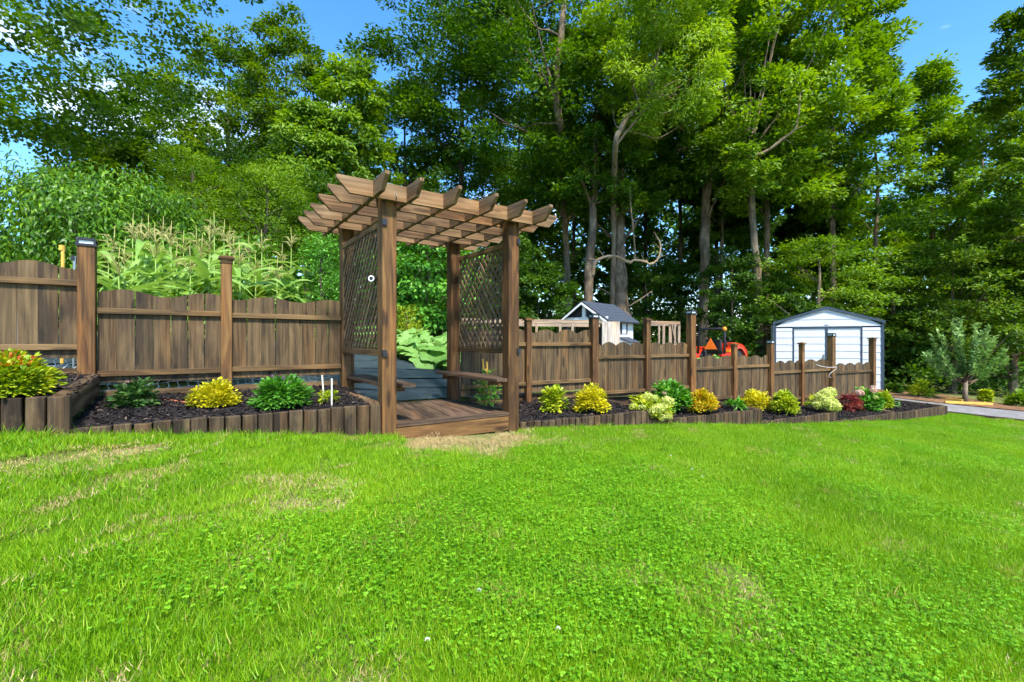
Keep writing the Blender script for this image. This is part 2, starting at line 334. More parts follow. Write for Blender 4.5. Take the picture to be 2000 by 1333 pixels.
def clump_leaves(r, cen, cs, per, outw, T, size, wr, flat=.5, droop=.15, up=.6):
    """leaves scattered round clump centres; returns pos, X, Z, L, W, lv"""
    n = len(cen)*per; c = np.repeat(cen, per, 0); s = np.repeat(cs, per)
    g = r.normal(size=(n, 3)); g = nrm(g)*(r.random((n, 1))**.38); g[:, 2] *= flat
    pos = c + g*s[:, None]
    o = np.repeat(outw, per, 0)
    X = nrm(g*np.array([1, 1, .4]) + o*.5 + rdir(r, n)*.6 + np.array([0, 0, -droop]))
    Z = nrm(o*.5 + np.array([0, 0, up]) + rdir(r, n)*.5)
    L = size*(.7 + .6*r.random(n)); 
    lv = np.clip(.44 + np.repeat(r.normal(0, .15, len(cen)), per) + r.normal(0, .15, n), 0, 1)
    return pos, X, Z, L, L*wr, lv
# ------------------------------------------------------------------ plan of the place: two fence lines, two wall lines
A_L = math.radians(34.47); VL = 1344.6
A_R = math.atan2(F, 1700.0); VR = 1700.0
EL = Vector((math.cos(A_L), math.sin(A_L), 0)); NL = Vector((-math.sin(A_L), math.cos(A_L), 0))
ER = Vector((math.cos(A_R), math.sin(A_R), 0)); NR = Vector((-math.sin(A_R), math.cos(A_R), 0))
FL = Vector((-1.2036, 4.5586, 0)); AW, AD = 1.4416, 1.4002       # arbor: front left post, width, depth
FR = FL + EL*AW; BL = FL + NL*AD; BR = FR + NL*AD
K_LF, K_LW, K_RF, K_RW = 9525., 7127., 11844., 9151.
def dline(px, K, V): return K/(V + 1000 - px)
def tL(px, K=K_LF):            # distance along the left lines from the arbor's left posts
    d = dline(px, K, VL); p = Vector(((px-1000)*d/F, d, 0)); return (p - FL).dot(EL)
RO = Vector(((1000-1000)*0, 0, 0))
def pR(px, K): d = dline(px, K, VR); return Vector(((px-1000)*d/F, d, 0))
R0 = pR(1000, K_RW)
def tR(px, K=K_RF): return (pR(px, K) - R0).dot(ER)
RB = (pR(1000, K_RF) - R0).dot(NR)                                 # bed depth on the right
def side_L(x, y): return ((x-FL.x)*NL.x + (y-FL.y)*NL.y)           # distance behind the left front line
def along_L(x, y): return ((x-FL.x)*EL.x + (y-FL.y)*EL.y)
def side_R(x, y): return ((x-R0.x)*NR.x + (y-R0.y)*NR.y)
def along_R(x, y): return ((x-R0.x)*ER.x + (y-R0.y)*ER.y)
# beds: (t0, t1, wall top, lawn foot at t0, lawn foot at t1), heights relative to the eye
SEC_L = [(tL(-330, K_LW), tL(133, K_LW), -.376, -.60, -.655), (tL(133, K_LW), -.075, -.600, -.655, -.925)]
px_r = [1016, 1285, 1487, 1634, 1754, 1850]
top_r = [-.945, -1.087, -1.295, -1.457, -1.478]; foot_r = [-1.03, -1.17, -1.373, -1.507, -1.656, -1.715]
SEC_R = [(tR(px_r[i], K_RW), tR(px_r[i+1], K_RW), top_r[i], foot_r[i], foot_r[i+1]) for i in range(5)]
R_END = SEC_R[-1][1]

# ------------------------------------------------------------------ ground: a smooth hillside through surveyed heights
cp = []
def g_(x, y, z): cp.append((x, y, z))
g_(0, 0, -1.30); g_(0, 2.2, -1.18); g_(-3.5, 1.0, -.78); g_(-7, 1.0, -.35); g_(4, 2, -1.55); g_(9, 3, -1.95); g_(0, -6, -1.6); g_(-8, -6, -.9); g_(10, -6, -2.3)
for px, py in ((0, 856), (135, 856), (400, 855), (735, 857)):
    d = dline(px, K_LW, VL); g_((px-1000)*d/F, d, zr(py, d))
for px, z in zip([1014]+px_r[1:], foot_r):
    p = pR(px, K_RW); g_(p.x, p.y, z)
g_(-1.75, 6.1, -.80); g_(-.9, 6.7, -.80); g_(-.3, 7.0, -.90); g_(-4.4, 4.6, -.40); g_(-3.4, 5.3, -.42); g_(-2.4, 6.6, -.60)
g_(-2.6, 8.2, -.35); g_(-1.5, 9.6, -.32); g_(-2.0, 12, -.10); g_(-.4, 9.0, -.62); g_(-6.5, 6.0, -.05); g_(-6, 10, .15); g_(-11, 9, .6)
g_(1.6, 9.5, -.95); g_(2.2, 12.5, -.95); g_(4.5, 12, -1.25); g_(6.7, 15.2, -1.26); g_(7.2, 12, -1.45); g_(10.5, 15.7, -1.60); g_(12, 12.6, -1.76); g_(12, 10.5, -1.80); g_(13.5, 13.6, -1.80)
g_(15, 20, -1.9); g_(18, 11, -2.1); g_(20, 3, -2.7); g_(0, 20, -.5); g_(-10, 22, 1.0); g_(-20, 16, 1.6); g_(10, 28, -1.7); g_(0, 34, -.6); g_(-20, 36, 1.6); g_(25, 34, -2.2); g_(-22, 0, .6); g_(24, -8, -3.2); g_(-22, -10, -.2)
CP = np.array(cp)
def _k(r2): return np.where(r2 > 1e-12, .5*r2*np.log(np.maximum(r2, 1e-12)), 0)
n_ = len(CP); P2 = CP[:, :2]; r2 = ((P2[:, None]-P2[None])**2).sum(-1)
Amat = np.zeros((n_+3, n_+3)); Amat[:n_, :n_] = _k(r2) + np.eye(n_)*.04; Amat[:n_, n_] = 1; Amat[:n_, n_+1:] = P2; Amat[n_, :n_] = 1; Amat[n_+1:, :n_] = P2.T
sol = np.linalg.solve(Amat, np.r_[CP[:, 2], 0, 0, 0])
def gz(x, y):
    """ground height (world z)"""
    x = np.clip(np.atleast_1d(np.asarray(x, float)), -24, 27); y = np.clip(np.atleast_1d(np.asarray(y, float)), -11, 38)
    r2 = (x[:, None]-P2[None, :, 0])**2 + (y[:, None]-P2[None, :, 1])**2
    z = _k(r2) @ sol[:n_] + sol[n_] + x*sol[n_+1] + y*sol[n_+2]
    return z + H
def gz1(x, y): return float(gz(x, y)[0])
def hit(px, py):                       # where a sight line meets the hillside
    lo = 1.0
    for d in np.arange(1.0, 60, .05):
        p = at(px, py, d)
        if p.z < gz1(p.x, p.y): return Vector((p.x, p.y, gz1(p.x, p.y)))
    return at(px, py, 60)
def mulch_z(side, t, s, top):          # bed surface: rises a little towards the fence
    return H + top - .025 + (.075 if side == 'L' else .05)*max(0, min(1, s/1.4))
gx = np.concatenate([-np.geomspace(300, 9.2, 22), np.arange(-9, 14.01, .12), np.geomspace(14.3, 300, 22)])
gy = np.concatenate([-np.geomspace(200, 3.3, 14), np.arange(-3, 18.01, .12), np.geomspace(18.4, 400, 26)])
XX, YY = np.meshgrid(gx, gy); zz = np.concatenate([gz(a, b) for a, b in zip(XX, YY)]).reshape(XX.shape)
sL = (XX-FL.x)*NL.x + (YY-FL.y)*NL.y; aL = (XX-FL.x)*EL.x + (YY-FL.y)*EL.y
sR = (XX-R0.x)*NR.x + (YY-R0.y)*NR.y; aR = (XX-R0.x)*ER.x + (YY-R0.y)*ER.y
for t0, t1, top, f0, f1 in SEC_L:
    m = (aL > t0) & (aL < t1+.05) & (sL > .06) & (sL < AD+.12); zz[m] = np.minimum(zz[m], H+top-.16)
m = (aL > -.1) & (aL < AW+.15) & (sL > .1) & (sL < AD+.15); zz[m] = np.minimum(zz[m], H-.98)
for t0, t1, top, f0, f1 in SEC_R:
    m = (aR > t0-.05) & (aR < t1-.06) & (sR > .13) & (sR < RB+.08); zz[m] = np.minimum(zz[m], H+top-.14)
ny, nx = XX.shape
idx = np.arange(nx*ny).reshape(ny, nx)
Q = np.stack([idx[:-1, :-1], idx[:-1, 1:], idx[1:, 1:], idx[1:, :-1]], -1).reshape(-1, 4)
tag(obj('ground', mesh_np('ground', np.stack([XX, YY, zz], -1).reshape(-1, 3), Q, M['soil'], smooth=True)), kind='structure')

def sheet(name, back, front, mat, lift, m=14, kind='structure', bump=0):
    """strip of surface between two ground polylines"""
    def res(pl, k):
        pl = [Vector((p[0], p[1], 0)) for p in pl]; L = [0]
        for a, b in zip(pl, pl[1:]): L.append(L[-1] + (b-a).length)
        out = []
        for i in range(k):
            t = L[-1]*i/(k-1); j = max(0, min(len(pl)-2, int(np.searchsorted(L, t))-1)); out.append(pl[j].lerp(pl[j+1], (t-L[j])/max(1e-6, L[j+1]-L[j])))
        return out
    k = 60; a = res(back, k); b = res(front, k); V = []
    for i in range(k):
        for j in range(m):
            p = a[i].lerp(b[i], j/(m-1)); V.append((p.x, p.y, gz1(p.x, p.y) + lift + bump*random.random()))
    Fq = [(i*m+j, i*m+j+1, (i+1)*m+j+1, (i+1)*m+j) for i in range(k-1) for j in range(m-1)]
    return tag(obj(name, mesh_np(name, V, Fq, mat, smooth=True)), kind=kind)
# gravel path and the strip of brown mulch beside it, right of the beds
pb = [hit(1690, 768), hit(1760, 780), hit(1850, 790), hit(2000, 805), hit(2200, 822)]
pf = [hit(1690, 776), hit(1760, 790), hit(1850, 809), hit(2000, 826), hit(2200, 850)]
PATH_F = [(p.x, p.y) for p in pf]
sheet('gravel_path', pb, pf, M['gravel'], .012)
mb_ = [hit(1690, 757), hit(1760, 764), hit(1850, 774), hit(2000, 797), hit(2200, 812)]
sheet('brown_mulch', mb_, pb, M['brownmulch'], .02, bump=.02)
e_ = empty('path_edging', pf[2]); tag(e_, 'dark low timber edging between the lawn and gravel path', 'edging')
for a, b in zip(pf[2:], pf[3:]):
    n = 3
    for i in range(n):
        p = a.lerp(b, i/n); q = a.lerp(b, (i+.985)/n)
        board('timber', Vector((p.x, p.y, gz1(p.x, p.y)+.02)) - pf[2], Vector((q.x, q.y, gz1(q.x, q.y)+.02)) - pf[2], (0, 0, 1), .10, .045, M['edging'], e_)
# weed fabric over the vegetable plot, in overlapping strips
def fabric_strip(s0, s1, t0, t1, lift, nm='weed_fabric'):
    k, m = 70, 8; V = []
    ph = random.random()*6
    for i in range(k):
        t = t0 + (t1-t0)*i/(k-1)
        for j in range(m):
            s = s0 + (s1-s0)*j/(m-1) + .035*math.sin(t*1.7+ph) + .02*math.sin(t*5.1+ph)
            p = FL + EL*t + NL*s
            z = gz1(p.x, p.y) + lift + .012*math.sin(t*3.1+ph*2)*math.sin(s*7) + (.008 if j == 0 else 0) + .008*random.random()
            V.append((p.x, p.y, z))
    Fq = [(i*m+j, (i+1)*m+j, (i+1)*m+j+1, i*m+j+1) for i in range(k-1) for j in range(m-1)]
    return tag(obj(nm, mesh_np(nm, V, Fq, M['fabric'], smooth=True)), kind='structure')
for i in range(7):
    fabric_strip(AD+.13+i*.55, AD+.13+(i+1)*.55+.06, -4.2, 3.0 - .28*i, .014 + .004*i)

# ------------------------------------------------------------------ beds: mulch, upright-timber edging, return logs
chip_pos = []
def bed(frame_o, E_, N_, t0, t1, s0, s1, side, top):
    k, m = 28, 10; V = []
    for i in range(k):
        for j in range(m):
            t = t0 + (t1-t0)*i/(k-1); s = s0 + (s1-s0)*j/(m-1); p = frame_o + E_*t + N_*s
            V.append((p.x, p.y, mulch_z(side, t, s, top) + .018*random.random()))
    Fq = [(i*m+j, (i+1)*m+j, (i+1)*m+j+1, i*m+j+1) for i in range(k-1) for j in range(m-1)]
    tag(obj('mulch', mesh_np('mulch', V, Fq, M['mulch'], smooth=True)), kind='structure')
    for _ in range(int((t1-t0)*(s1-s0)*1500)):
        t = random.uniform(t0, t1); s = random.uniform(s0, s1); p = frame_o + E_*t + N_*s
        chip_pos.append((p.x, p.y, mulch_z(side, t, s, top) + .014 + .012*random.random()))
def edging(name, o, E_, N_, ang, t0, t1, top, f0, f1, w, label, side, bdep, seedz):
    r = random.Random(seedz)
    base = o + E_*t0; root = empty(name, (base.x, base.y, H+min(f0, f1)), ang)
    tag(root, label, 'retaining wall', 'stepped timber edging of the flower beds')
    lz = lambda z: z - min(f0, f1)
    L = t1-t0; n = max(2, round(L/w)); w2 = L/n
    for i in range(n):
        foot = f0 + (f1-f0)*(i+.5)/n - .10
        tp = top + r.uniform(-.006, .006)
        # upright half-round timber: rounded front
        a = w2/2 - .004 - r.random()*.003; dpt = .055
        prof = [(-a, .03), (-a, -.020), (-a*.90, -.029), (-a*.55, -.033), (a*.55, -.033), (a*.90, -.029), (a, -.020), (a, .03)]
        mb = MB(); hgt = tp - foot; ns = len(prof)
        vs = [(0, p[0], p[1]) for p in prof] + [(hgt-.006, p[0], p[1]) for p in prof] + [(hgt, p[0]*.93, p[1]*.85) for p in prof]
        fs = [(q, (q+1) % ns, (q+1) % ns + ns, q+ns) for q in range(ns)] + [(q+ns, (q+1) % ns + ns, (q+1) % ns + 2*ns, q+2*ns) for q in range(ns)] + [tuple(range(2*ns, 3*ns))]
        mb.add(vs, fs)
        mb.build('upright_timber', M['edging'], root, frame((w2*(i+.5), .035, lz(foot)), (0, 0, 1), (1, 0, 0)) @ Matrix.Rotation(r.uniform(-.012, .012), 4, 'Z'))
    return root, lz
def logs(root, p0, p1, r_, k=1):
    for i in range(k):
        mb = MB(); q0 = Vector(p0) - Vector((0, 0, i*r_*1.7)); q1 = Vector(p1) - Vector((0, 0, i*r_*1.7)); L = (q1-q0).length
        pr = [(r_*math.cos(a)*1.0, r_*math.sin(a)*.92) for a in [math.pi*2*(j+.5)/12 for j in range(12)]]
        vs = [(0, p[0], p[1]) for p in pr] + [(L, p[0], p[1]) for p in pr]
        mb.add(vs, [(q, (q+1) % 12, (q+1) % 12 + 12, q+12) for q in range(12)], smooth=True); mb.add(vs, [tuple(range(11, -1, -1)), tuple(range(12, 24))])
        mb.build('return_log', M['log'], root, frame(q0, q1-q0, (0, 1, .01)))
FL0 = FL - NL*.07
lab = ['tall timber edging of the upper bed at the left picture edge', 'long timber edging of the flower bed left of the arbor']
for i, (t0, t1, top, f0, f1) in enumerate(SEC_L):
    root, lz = edging('timber_edging', FL0, EL, NL, A_L, t0, t1, top, f0, f1, .112, lab[i], 'L', AD, i)
    bed(FL0, EL, NL, t0-.02, t1+.0, .06, AD+.14, 'L', top)
    L = t1-t0
    if i == 0:
        logs(root, (L-.05, .06, lz(top)-.035), (L-.05, AD-.02, lz(top)+.02), .06, 2)
        board('end_timber', (L-.001, .0, lz(top)), (L-.001, .0, lz(-.74)), (0, 1, 0), .075, .03, M['edging'], root)
    else:
        logs(root, (L-.04, .10, lz(top)-.02), (L-.04, AD+.04, lz(top)-.01), .055, 2)
    # sleeper along the back of the bed, under the fence
    zb_ = lz(top) + .015
    board('back_sleeper', (.02, AD+.16, zb_), (L-.02, AD+.16, zb_), (0, 0, 1), .22, .06, M['log'], root)
lab = ['timber edging of the bed just right of the arbor', 'timber edging below the green bush and hydrangea, second step right of the arbor', 'short timber edging below the round yellow bushes', 'short timber edging beneath the red maple', 'last timber edging, at the gravel path']
for i, (t0, t1, top, f0, f1) in enumerate(SEC_R):
    root, lz = edging('timber_edging', R0, ER, NR, A_R, t0, t1, top, f0, f1, .098, lab[i], 'R', RB, 20+i)
    bed(R0, ER, NR, t0, t1-.03, .06, RB+.05, 'R', top)
    L = t1-t0
    logs(root, (L-.05, .06, lz(top)-.03), (L-.05, RB, lz(top)+.01), .05, 2)
    board('end_timber', (L+.012, .03, lz(top)-.002), (L+.012, .03, lz(f1)-.12), (0, 1, 0), .06, .028, M['edging'], root)
    board('back_sleeper', (.0, RB+.10, lz(top)+.03), (L-.01, RB+.10, lz(top)+.03), (0, 0, 1), .20, .05, M['log'], root)
n = len(chip_pos); cpz = np.array(chip_pos); rr = np.random.default_rng(3)
tag(obj('bark_chips', leaf_mesh('bark_chips', T_QUAD, cpz, nrm(rr.normal(size=(n, 3))*np.array([1, 1, .25])), nrm(rr.normal(size=(n, 3))*.5 + np.array([0, 0, 1])), rr.uniform(.02, .065, n), rr.uniform(.006, .018, n), M['chip'], np.clip(rr.beta(1.3, 4, n)*1.25, 0, 1))), 'dark shredded bark chips covering the flower beds', 'bark chips', kind='stuff')

# ------------------------------------------------------------------ picket fences
def solar_cap(parent, x, y, z, s):
    c = s/2 + .012
    root = MB().box((-c, -c, 0), (c, c, .02)).box((-c*.92, -c*.92, .052), (c*.92, c*.92, .066))
    root.box((-c*.75, -c*.75, .066), (c*.75, c*.75, .078))
    for sx in (-1, 1):
        for sy in (-1, 1): root.box((sx*c*.8-.008, sy*c*.8-.008, .02), (sx*c*.8+.008, sy*c*.8+.008, .052))
    o = root.build('solar_lamp', M['black'], parent, Matrix.Translation((x, y, z)))
    MB().box((-c*.74, -c*.74, .021), (c*.74, c*.74, .051)).build('lens', M['glass'], o)
def wood_cap(parent, x, y, z, s):
    c = s/2
    mb = MB()
    for a, z0, z1 in ((c+.008, -.045, -.03), (c+.022, 0, .018), (c+.012, .018, .03)):
        mb.box((-a, -a, z0), (a, a, z1))
    mb.add([(-c, -c, .03), (c, -c, .03), (c, c, .03), (-c, c, .03), (0, 0, .045)], [(0, 1, 4), (1, 2, 4), (2, 3, 4), (3, 0, 4)])
    mb.build('post_cap', M['post'], parent, Matrix.Translation((x, y, z)))
def fpost(parent, x, y, z0, z1, s, solar):
    obj('post', plank_mesh(z1-z0, s, s, M['post'], .006), parent, frame((x, y, z0), (0, 0, 1), (1, 0, 0)))
    (solar_cap if solar else wood_cap)(parent, x, y, z1, s)
def panel(parent, x0, x1, y, zt, zb, ptop, pbot, wave, amp, lam, ph, r, bot_rail=True):
    for z in ([zt, zb] if bot_rail else [zt]):
        board('rail', (x0, y-.034, z), (x1, y-.034, z), (0, 0, 1), .055, .036, M['rail'], parent)
    n = max(2, round((x1-x0)/.139)); w = (x1-x0)/n
    for i in range(n):
        a = x0 + i*w + .0018 + r.random()*.002; b = x0 + (i+1)*w - .0018 - r.random()*.002
        c = (a+b)/2; zb_ = pbot + r.uniform(-.006, .006); tops = []
        for k in range(6):
            x = a + (b-a)*k/5
            u = (x-x0)/lam + ph
            zt_ = math.cos(2*math.pi*u) if wave == 'smooth' else abs(math.cos(math.pi*u))*2-1.1
            tops.append((x-c, ptop + amp*zt_ - zb_))
        prof = [(b-c, 0), (a-c, 0)] + tops
        mb = MB(); nn = len(prof); th = .016
        vs = [(p[1], p[0], -th/2) for p in prof] + [(p[1], p[0], th/2) for p in prof]
        mb.add(vs, [tuple(range(nn)), tuple(range(2*nn-1, nn-1, -1))] + [(q, q+nn, (q+1) % nn + nn, (q+1) % nn) for q in range(nn)])
        mb.build('picket', M['picket'], parent, frame((c, y-.006 + r.uniform(-.002, .002), zb_), (0, 0, 1), (1, 0, 0)) @ Matrix.Rotation(r.uniform(-.006, .006), 4, 'Z'))
r = random.Random(5)
fl = empty('picket_fence', (BL.x, BL.y, H-.6), A_L); tag(fl, 'tall brown picket fence left of the arbor, with wavy top', 'fence')
off = lambda z: z + .6
xs = [tL(-170), tL(171), tL(442), -.075]
fpost(fl, xs[0], 0, off(-.55), off(zr(483, dline(171, K_LF, VL))), .1, False)
fpost(fl, xs[1], -.02, off(-.62), off(zr(483, dline(171, K_LF, VL))), .125, True)
fpost(fl, xs[2], -.01, off(-.62), off(zr(507, dline(442, K_LF, VL))), .10, False)
panel(fl, xs[0]+.05, xs[1]-.064, .02, off(.529), off(-.055), off(.685), off(-.155), 'smooth', .03, .60, -.05, r)
panel(fl, xs[1]+.064, xs[2]-.052, .02, off(.283), off(-.308), off(.465), off(-.394), 'smooth', .030, .66, -.30, r)
panel(fl, xs[2]+.052, xs[3]-.002, .02, off(.272), off(-.300), off(.462), off(-.400), 'smooth', .024, .64, -.55, r)
fr = empty('picket_fence', (*(R0 + NR*RB).xy, H-1.0), A_R); tag(fr, 'long brown picket fence stepping downhill right of the arbor', 'fence')
off = lambda z: z + 1.0
ppx = [1030, 1158, 1262, 1348, 1432, 1503, 1564, 1622, 1702]
pty = [626, 622, 626, 614, 674, 671, 672, 657, 662]
sz = [.09, .12, .10, .13, .09, .11, .09, .13, .12]; sol_ = [0, 1, 0, 1, 0, 1, 0, 1, 0]
footz = [-1.0, -1.0, -1.15, -1.15, -1.3, -1.35, -1.45, -1.5, -1.6]
xs = [tR(p) for p in ppx]
for p, y_, s, so_, x, fz in zip(ppx, pty, sz, sol_, xs, footz):
    fpost(fr, x, -.02, off(fz), off(zr(y_, dline(p, K_RF, VR))), s, so_)
rails = [(-.048, .15, -.776), (-.267, -.045, -.93), (-.262, -.05, -.95), (-.519, -.31, -1.19), (-.51, -.32, -1.2), (-.665, -.45, -1.38), (-.66, -.44, -1.40), (-.742, -.552, -1.5)]
panel(fr, tR(898)+.02, xs[0]-.046, .02, off(-.048), off(-.64), off(.15), off(-.776), 'cusp', .03, .32, .1, r)
for i, (zt, pt_, pb_) in enumerate(rails):
    panel(fr, xs[i]+sz[i]/2+.002, xs[i+1]-sz[i+1]/2-.002, .02, off(zt), off(zt-.585), off(pt_), off(pb_), 'cusp', .032 if i < 6 else .03, [.40, .31, .33, .55, .40, .34, .45, .42][i], [.3, .1, .45, .2, .35, .0, .2, .1][i], r)

# ------------------------------------------------------------------ wire netting under the left fence
wn = empty('wire_netting', (BL.x, BL.y, H-.6), A_L); tag(wn, 'loose white wire netting under the left picket fence', 'netting')
x0, x1 = tL(60), tL(655); mb = MB(); k = 0
nzg = lambda x: .02*math.sin(x*3.3) + .012*math.sin(x*9)
x = x0
while x < x1:
    lo = -.50 + .6 if x > tL(185) else -.34 + .6
    hi = lo + .20
    pts = [(x + .03*(j % 2) + .012*j + nzg(x), .10 + .03*math.sin(x*4+j), lo + (hi-lo)*j/5) for j in range(6)]
    mb.tube(pts, .0036, 4, False); x += .085
mb.build('upright_wires', M['wire'], wn)
mb = MB()
for j in range(4):
    pts = []
    for i in range(90):
        x = x0 + (x1-x0)*i/89; lo = -.50 + .6 if x > tL(185) else -.34 + .6
        pts.append((x, .10 + .03*math.sin(x*4+j*1.6), lo + .02 + .055*j + .012*math.sin(x*11+j)))
    mb.tube(pts, .0028, 4, False)
mb.build('cross_wires', M['wire'], wn)

# ------------------------------------------------------------------ arbor
ZB = -1.0
ar = empty('garden_arbor', (FL.x, FL.y, H+ZB), A_L); tag(ar, 'large stained wooden garden arbor with egg-crate roof and lattice sides', 'arbor')
az = lambda z: z - ZB
PS = .14
foot = {(0, 0): -.98, (1, 0): -1.12, (0, 1): -.9, (1, 1): -.95}
ZG0, ZG1 = 1.315, 1.462
posts = {}
for i in (0, 1):
    for j in (0, 1):
        f0 = foot[(i, j)]; u, v = AW*i, AD*j
        p = obj('post', plank_mesh(ZG1+.015-f0, PS, PS, M['post'], .006), ar, frame((u, v, az(f0)), (0, 0, 1), (1, 0, 0)))
        mb = MB(); c = .085
        mb.box((-c, -c, 0), (c, c, .012)).add([(-c*.9, -c*.9, .012), (c*.9, -c*.9, .012), (c*.9, c*.9, .012), (-c*.9, c*.9, .012), (-.03, -.03, .04), (.03, -.03, .04), (.03, .03, .04), (-.03, .03, .04)],
            [(0, 1, 5, 4), (1, 2, 6, 5), (2, 3, 7, 6), (3, 0, 4, 7), (4, 5, 6, 7)])
        mb.build('solar_cap', M['chrome'], ar, Matrix.Translation((u, v, az(ZG1+.016))))
offu, offv, ov = .175, .155, .34
us = [-offu, offu-.03, .53, .94, AW-offu+.03, AW+offu+.02]; vs_ = [-offv, offv, .52, .90, AD-offv, AD+offv]
def rafter(name, p0, p1, dirw, zshift):
    p0 = Vector(p0); p1 = Vector(p1); L = (p1-p0).length; h = ZG1-ZG0; cut = .115
    pr = [(cut, 0), (L-cut, 0), (L-.004, h-.035), (L, h-.028), (L, h), (0, h), (0, h-.028), (.004, h-.035)]
    mb = MB(); mb.prism(pr, -.019, .019)
    return mb.build(name, M['grid'], ar, frame((p0.x, p0.y, az(ZG0)+zshift), p1-p0, dirw))
for v in vs_: rafter('cross_beam', (us[0]-ov, v, 0), (us[-1]+ov, v, 0), (0, 1, 0), 0)
for u in us: rafter('rafter', (u, vs_[0]-ov, 0), (u, vs_[-1]+ov, 0), (-1, 0, 0), .003)
# lattice side panels: frame and crossing slats
def clip_seg(a, b, x0, x1, z0, z1):
    t0, t1 = 0., 1.; dx, dz = b[0]-a[0], b[1]-a[1]
    for p, q in ((-dx, a[0]-x0), (dx, x1-a[0]), (-dz, a[1]-z0), (dz, z1-a[1])):
        if abs(p) < 1e-9:
            if q < 0: return None
        else:
            tt = q/p
            if p < 0: t0 = max(t0, tt)
            else: t1 = min(t1, tt)
    if t1-t0 < .02: return None
    return (a[0]+dx*t0, a[1]+dz*t0), (a[0]+dx*t1, a[1]+dz*t1)
def lattice(u, z0, z1, sgn):
    v0, v1 = .075, AD-.075
    root = board('lattice_frame', (u, v0-.12, az(z1)), (u, v1+.12, az(z1)), (0, 0, 1), .06, .034, M['rail'], ar)
    inv = frame(Vector((u, v0-.12, az(z1))), (0, 1, 0), (0, 0, 1)).inverted()
    def sub(nm, p0, p1, wd, w, t, mt):
        o = board(nm, p0, p1, wd, w, t, mt, root); o.matrix_local = inv @ frame(Vector(p0), Vector(p1)-Vector(p0), wd); return o
    sub('bottom_rail', (u, v0-.12, az(z0)), (u, v1+.12, az(z0)), (0, 0, 1), .06, .034, M['rail'])
    sub('side_stile', (u, v0-.0, az(z0)+.031), (u, v0-.0, az(z1)-.031), (0, 1, 0), .045, .03, M['rail'])
    sub('side_stile', (u, v1+.0, az(z0)+.031), (u, v1+.0, az(z1)-.031), (0, 1, 0), .045, .03, M['rail'])
    hgt = z1-z0; step = .108
    for k in range(-16, 28):
        for dr in (1, -1):
            c = v0 + k*step
            a, b = ((c, z0+.03), (c+hgt*.80, z1-.03)) if dr == 1 else ((c+hgt*.8, z0+.03), (c, z1-.03))
            s = clip_seg(a, b, v0+.022, v1-.022, z0+.03, z1-.03)
            if s:
                du = .006*dr*sgn
                sub('slat', (u+du, s[0][0], az(s[0][1])), (u+du, s[1][0], az(s[1][1])), (0, 1, .01), .036, .009, M['lattice'])
    for zz_ in (z0, z1):
        o = MB().box((-.02, -.02, -.03), (.02, .02, .03)).build('bracket', M['black'], root); o.matrix_local = inv @ Matrix.Translation((u - .001*sgn, -.072, az(zz_)))
    return root
lattice(-.052, -.115, 1.125, 1); lattice(AW+.052, -.115, 1.125, -1)
# seats
for u0, u1 in ((-.03, .25), (AW-.25, AW+.03)):
    w = (u1-u0)/2
    for k in range(2):
        uc = u0 + w*(k+.5); inner = (k == 1) == (u0 < 0)
        board('seat_board', (uc, (-.10 if inner else .075), az(-.43)), (uc, (AD+.06 if inner else AD-.075), az(-.43)), (1, 0, 0), w-.006, .036, M['deck'], ar)
    for v in (.12, AD-.12):
        board('seat_bracket', (u0+.03, v, az(-.47)), (u1-.03, v, az(-.47)), (0, 0, 1), .07, .035, M['post'], ar)
# deck with slanting boards
DZ = -.80
def clip_poly(poly, x0, x1, y0, y1):
    def cl(P, f, inter):
        out = []
        for i in range(len(P)):
            a, b = P[i], P[(i+1) % len(P)]
            if f(a):
                out.append(a)
                if not f(b): out.append(inter(a, b))
            elif f(b): out.append(inter(a, b))
        return out
    for ax, lim, sg in ((0, x0, 1), (0, x1, -1), (1, y0, 1), (1, y1, -1)):
        f = lambda p: sg*(p[ax]-lim) >= -1e-9
        def inter(a, b):
            t = (lim-a[ax])/(b[ax]-a[ax]); return (a[0]+(b[0]-a[0])*t, a[1]+(b[1]-a[1])*t)
        poly = cl(poly, f, inter)
        if not poly: return []
    return poly
D0, D1, E0, E1 = .01, AW-.075, .075, AD+.06
for k in range(-3, 12):
    a0 = .02 + k*.142; sk = .20
    pl = clip_poly([(a0, E0), (a0+.136, E0), (a0+.136+sk, E1), (a0+sk, E1)], D0, D1-.095, E0, E1)
    if len(pl) < 3: continue
    cx = sum(p[0] for p in pl)/len(pl); cy = sum(p[1] for p in pl)/len(pl)
    ang = math.atan2(E1-E0, sk); dv = Vector((math.cos(ang), math.sin(ang), 0))
    fm = frame((cx, cy, az(DZ)-.02), dv, (-dv.y, dv.x, 0)); iv = fm.inverted()
    pts = [iv @ Vector((p[0], p[1], az(DZ)-.02)) for p in pl]; n = len(pts)
    mb = MB(); vsx = [(p.x, p.y, -.016) for p in pts] + [(p.x, p.y, .016+.002*random.random()) for p in pts]
    mb.add(vsx, [tuple(range(n-1, -1, -1)), tuple(range(n, 2*n))] + [(i, (i+1) % n, (i+1) % n + n, i+n) for i in range(n)])
    mb.build('deck_board', M['deck'], ar, fm)
board('deck_edge_board', (D1-.045, E0, az(DZ)-.017), (D1-.045, E1, az(DZ)-.017), (1, 0, 0), .09, .034, M['deck'], ar)
board('deck_nosing', (.073, .0, az(DZ)-.016), (AW-.073, .0, az(DZ)-.016), (0, 1, 0), .14, .038, M['deck'], ar)
board('deck_skirt', (.072, -.045, az(DZ)-.115), (AW-.072, -.045, az(DZ)-.115), (0, 0, 1), .155, .036, M['post'], ar)
board('deck_joist', (.072, .02, az(DZ)-.22), (AW-.072, .02, az(DZ)-.22), (0, 0, 1), .14, .036, M['stake'], ar)
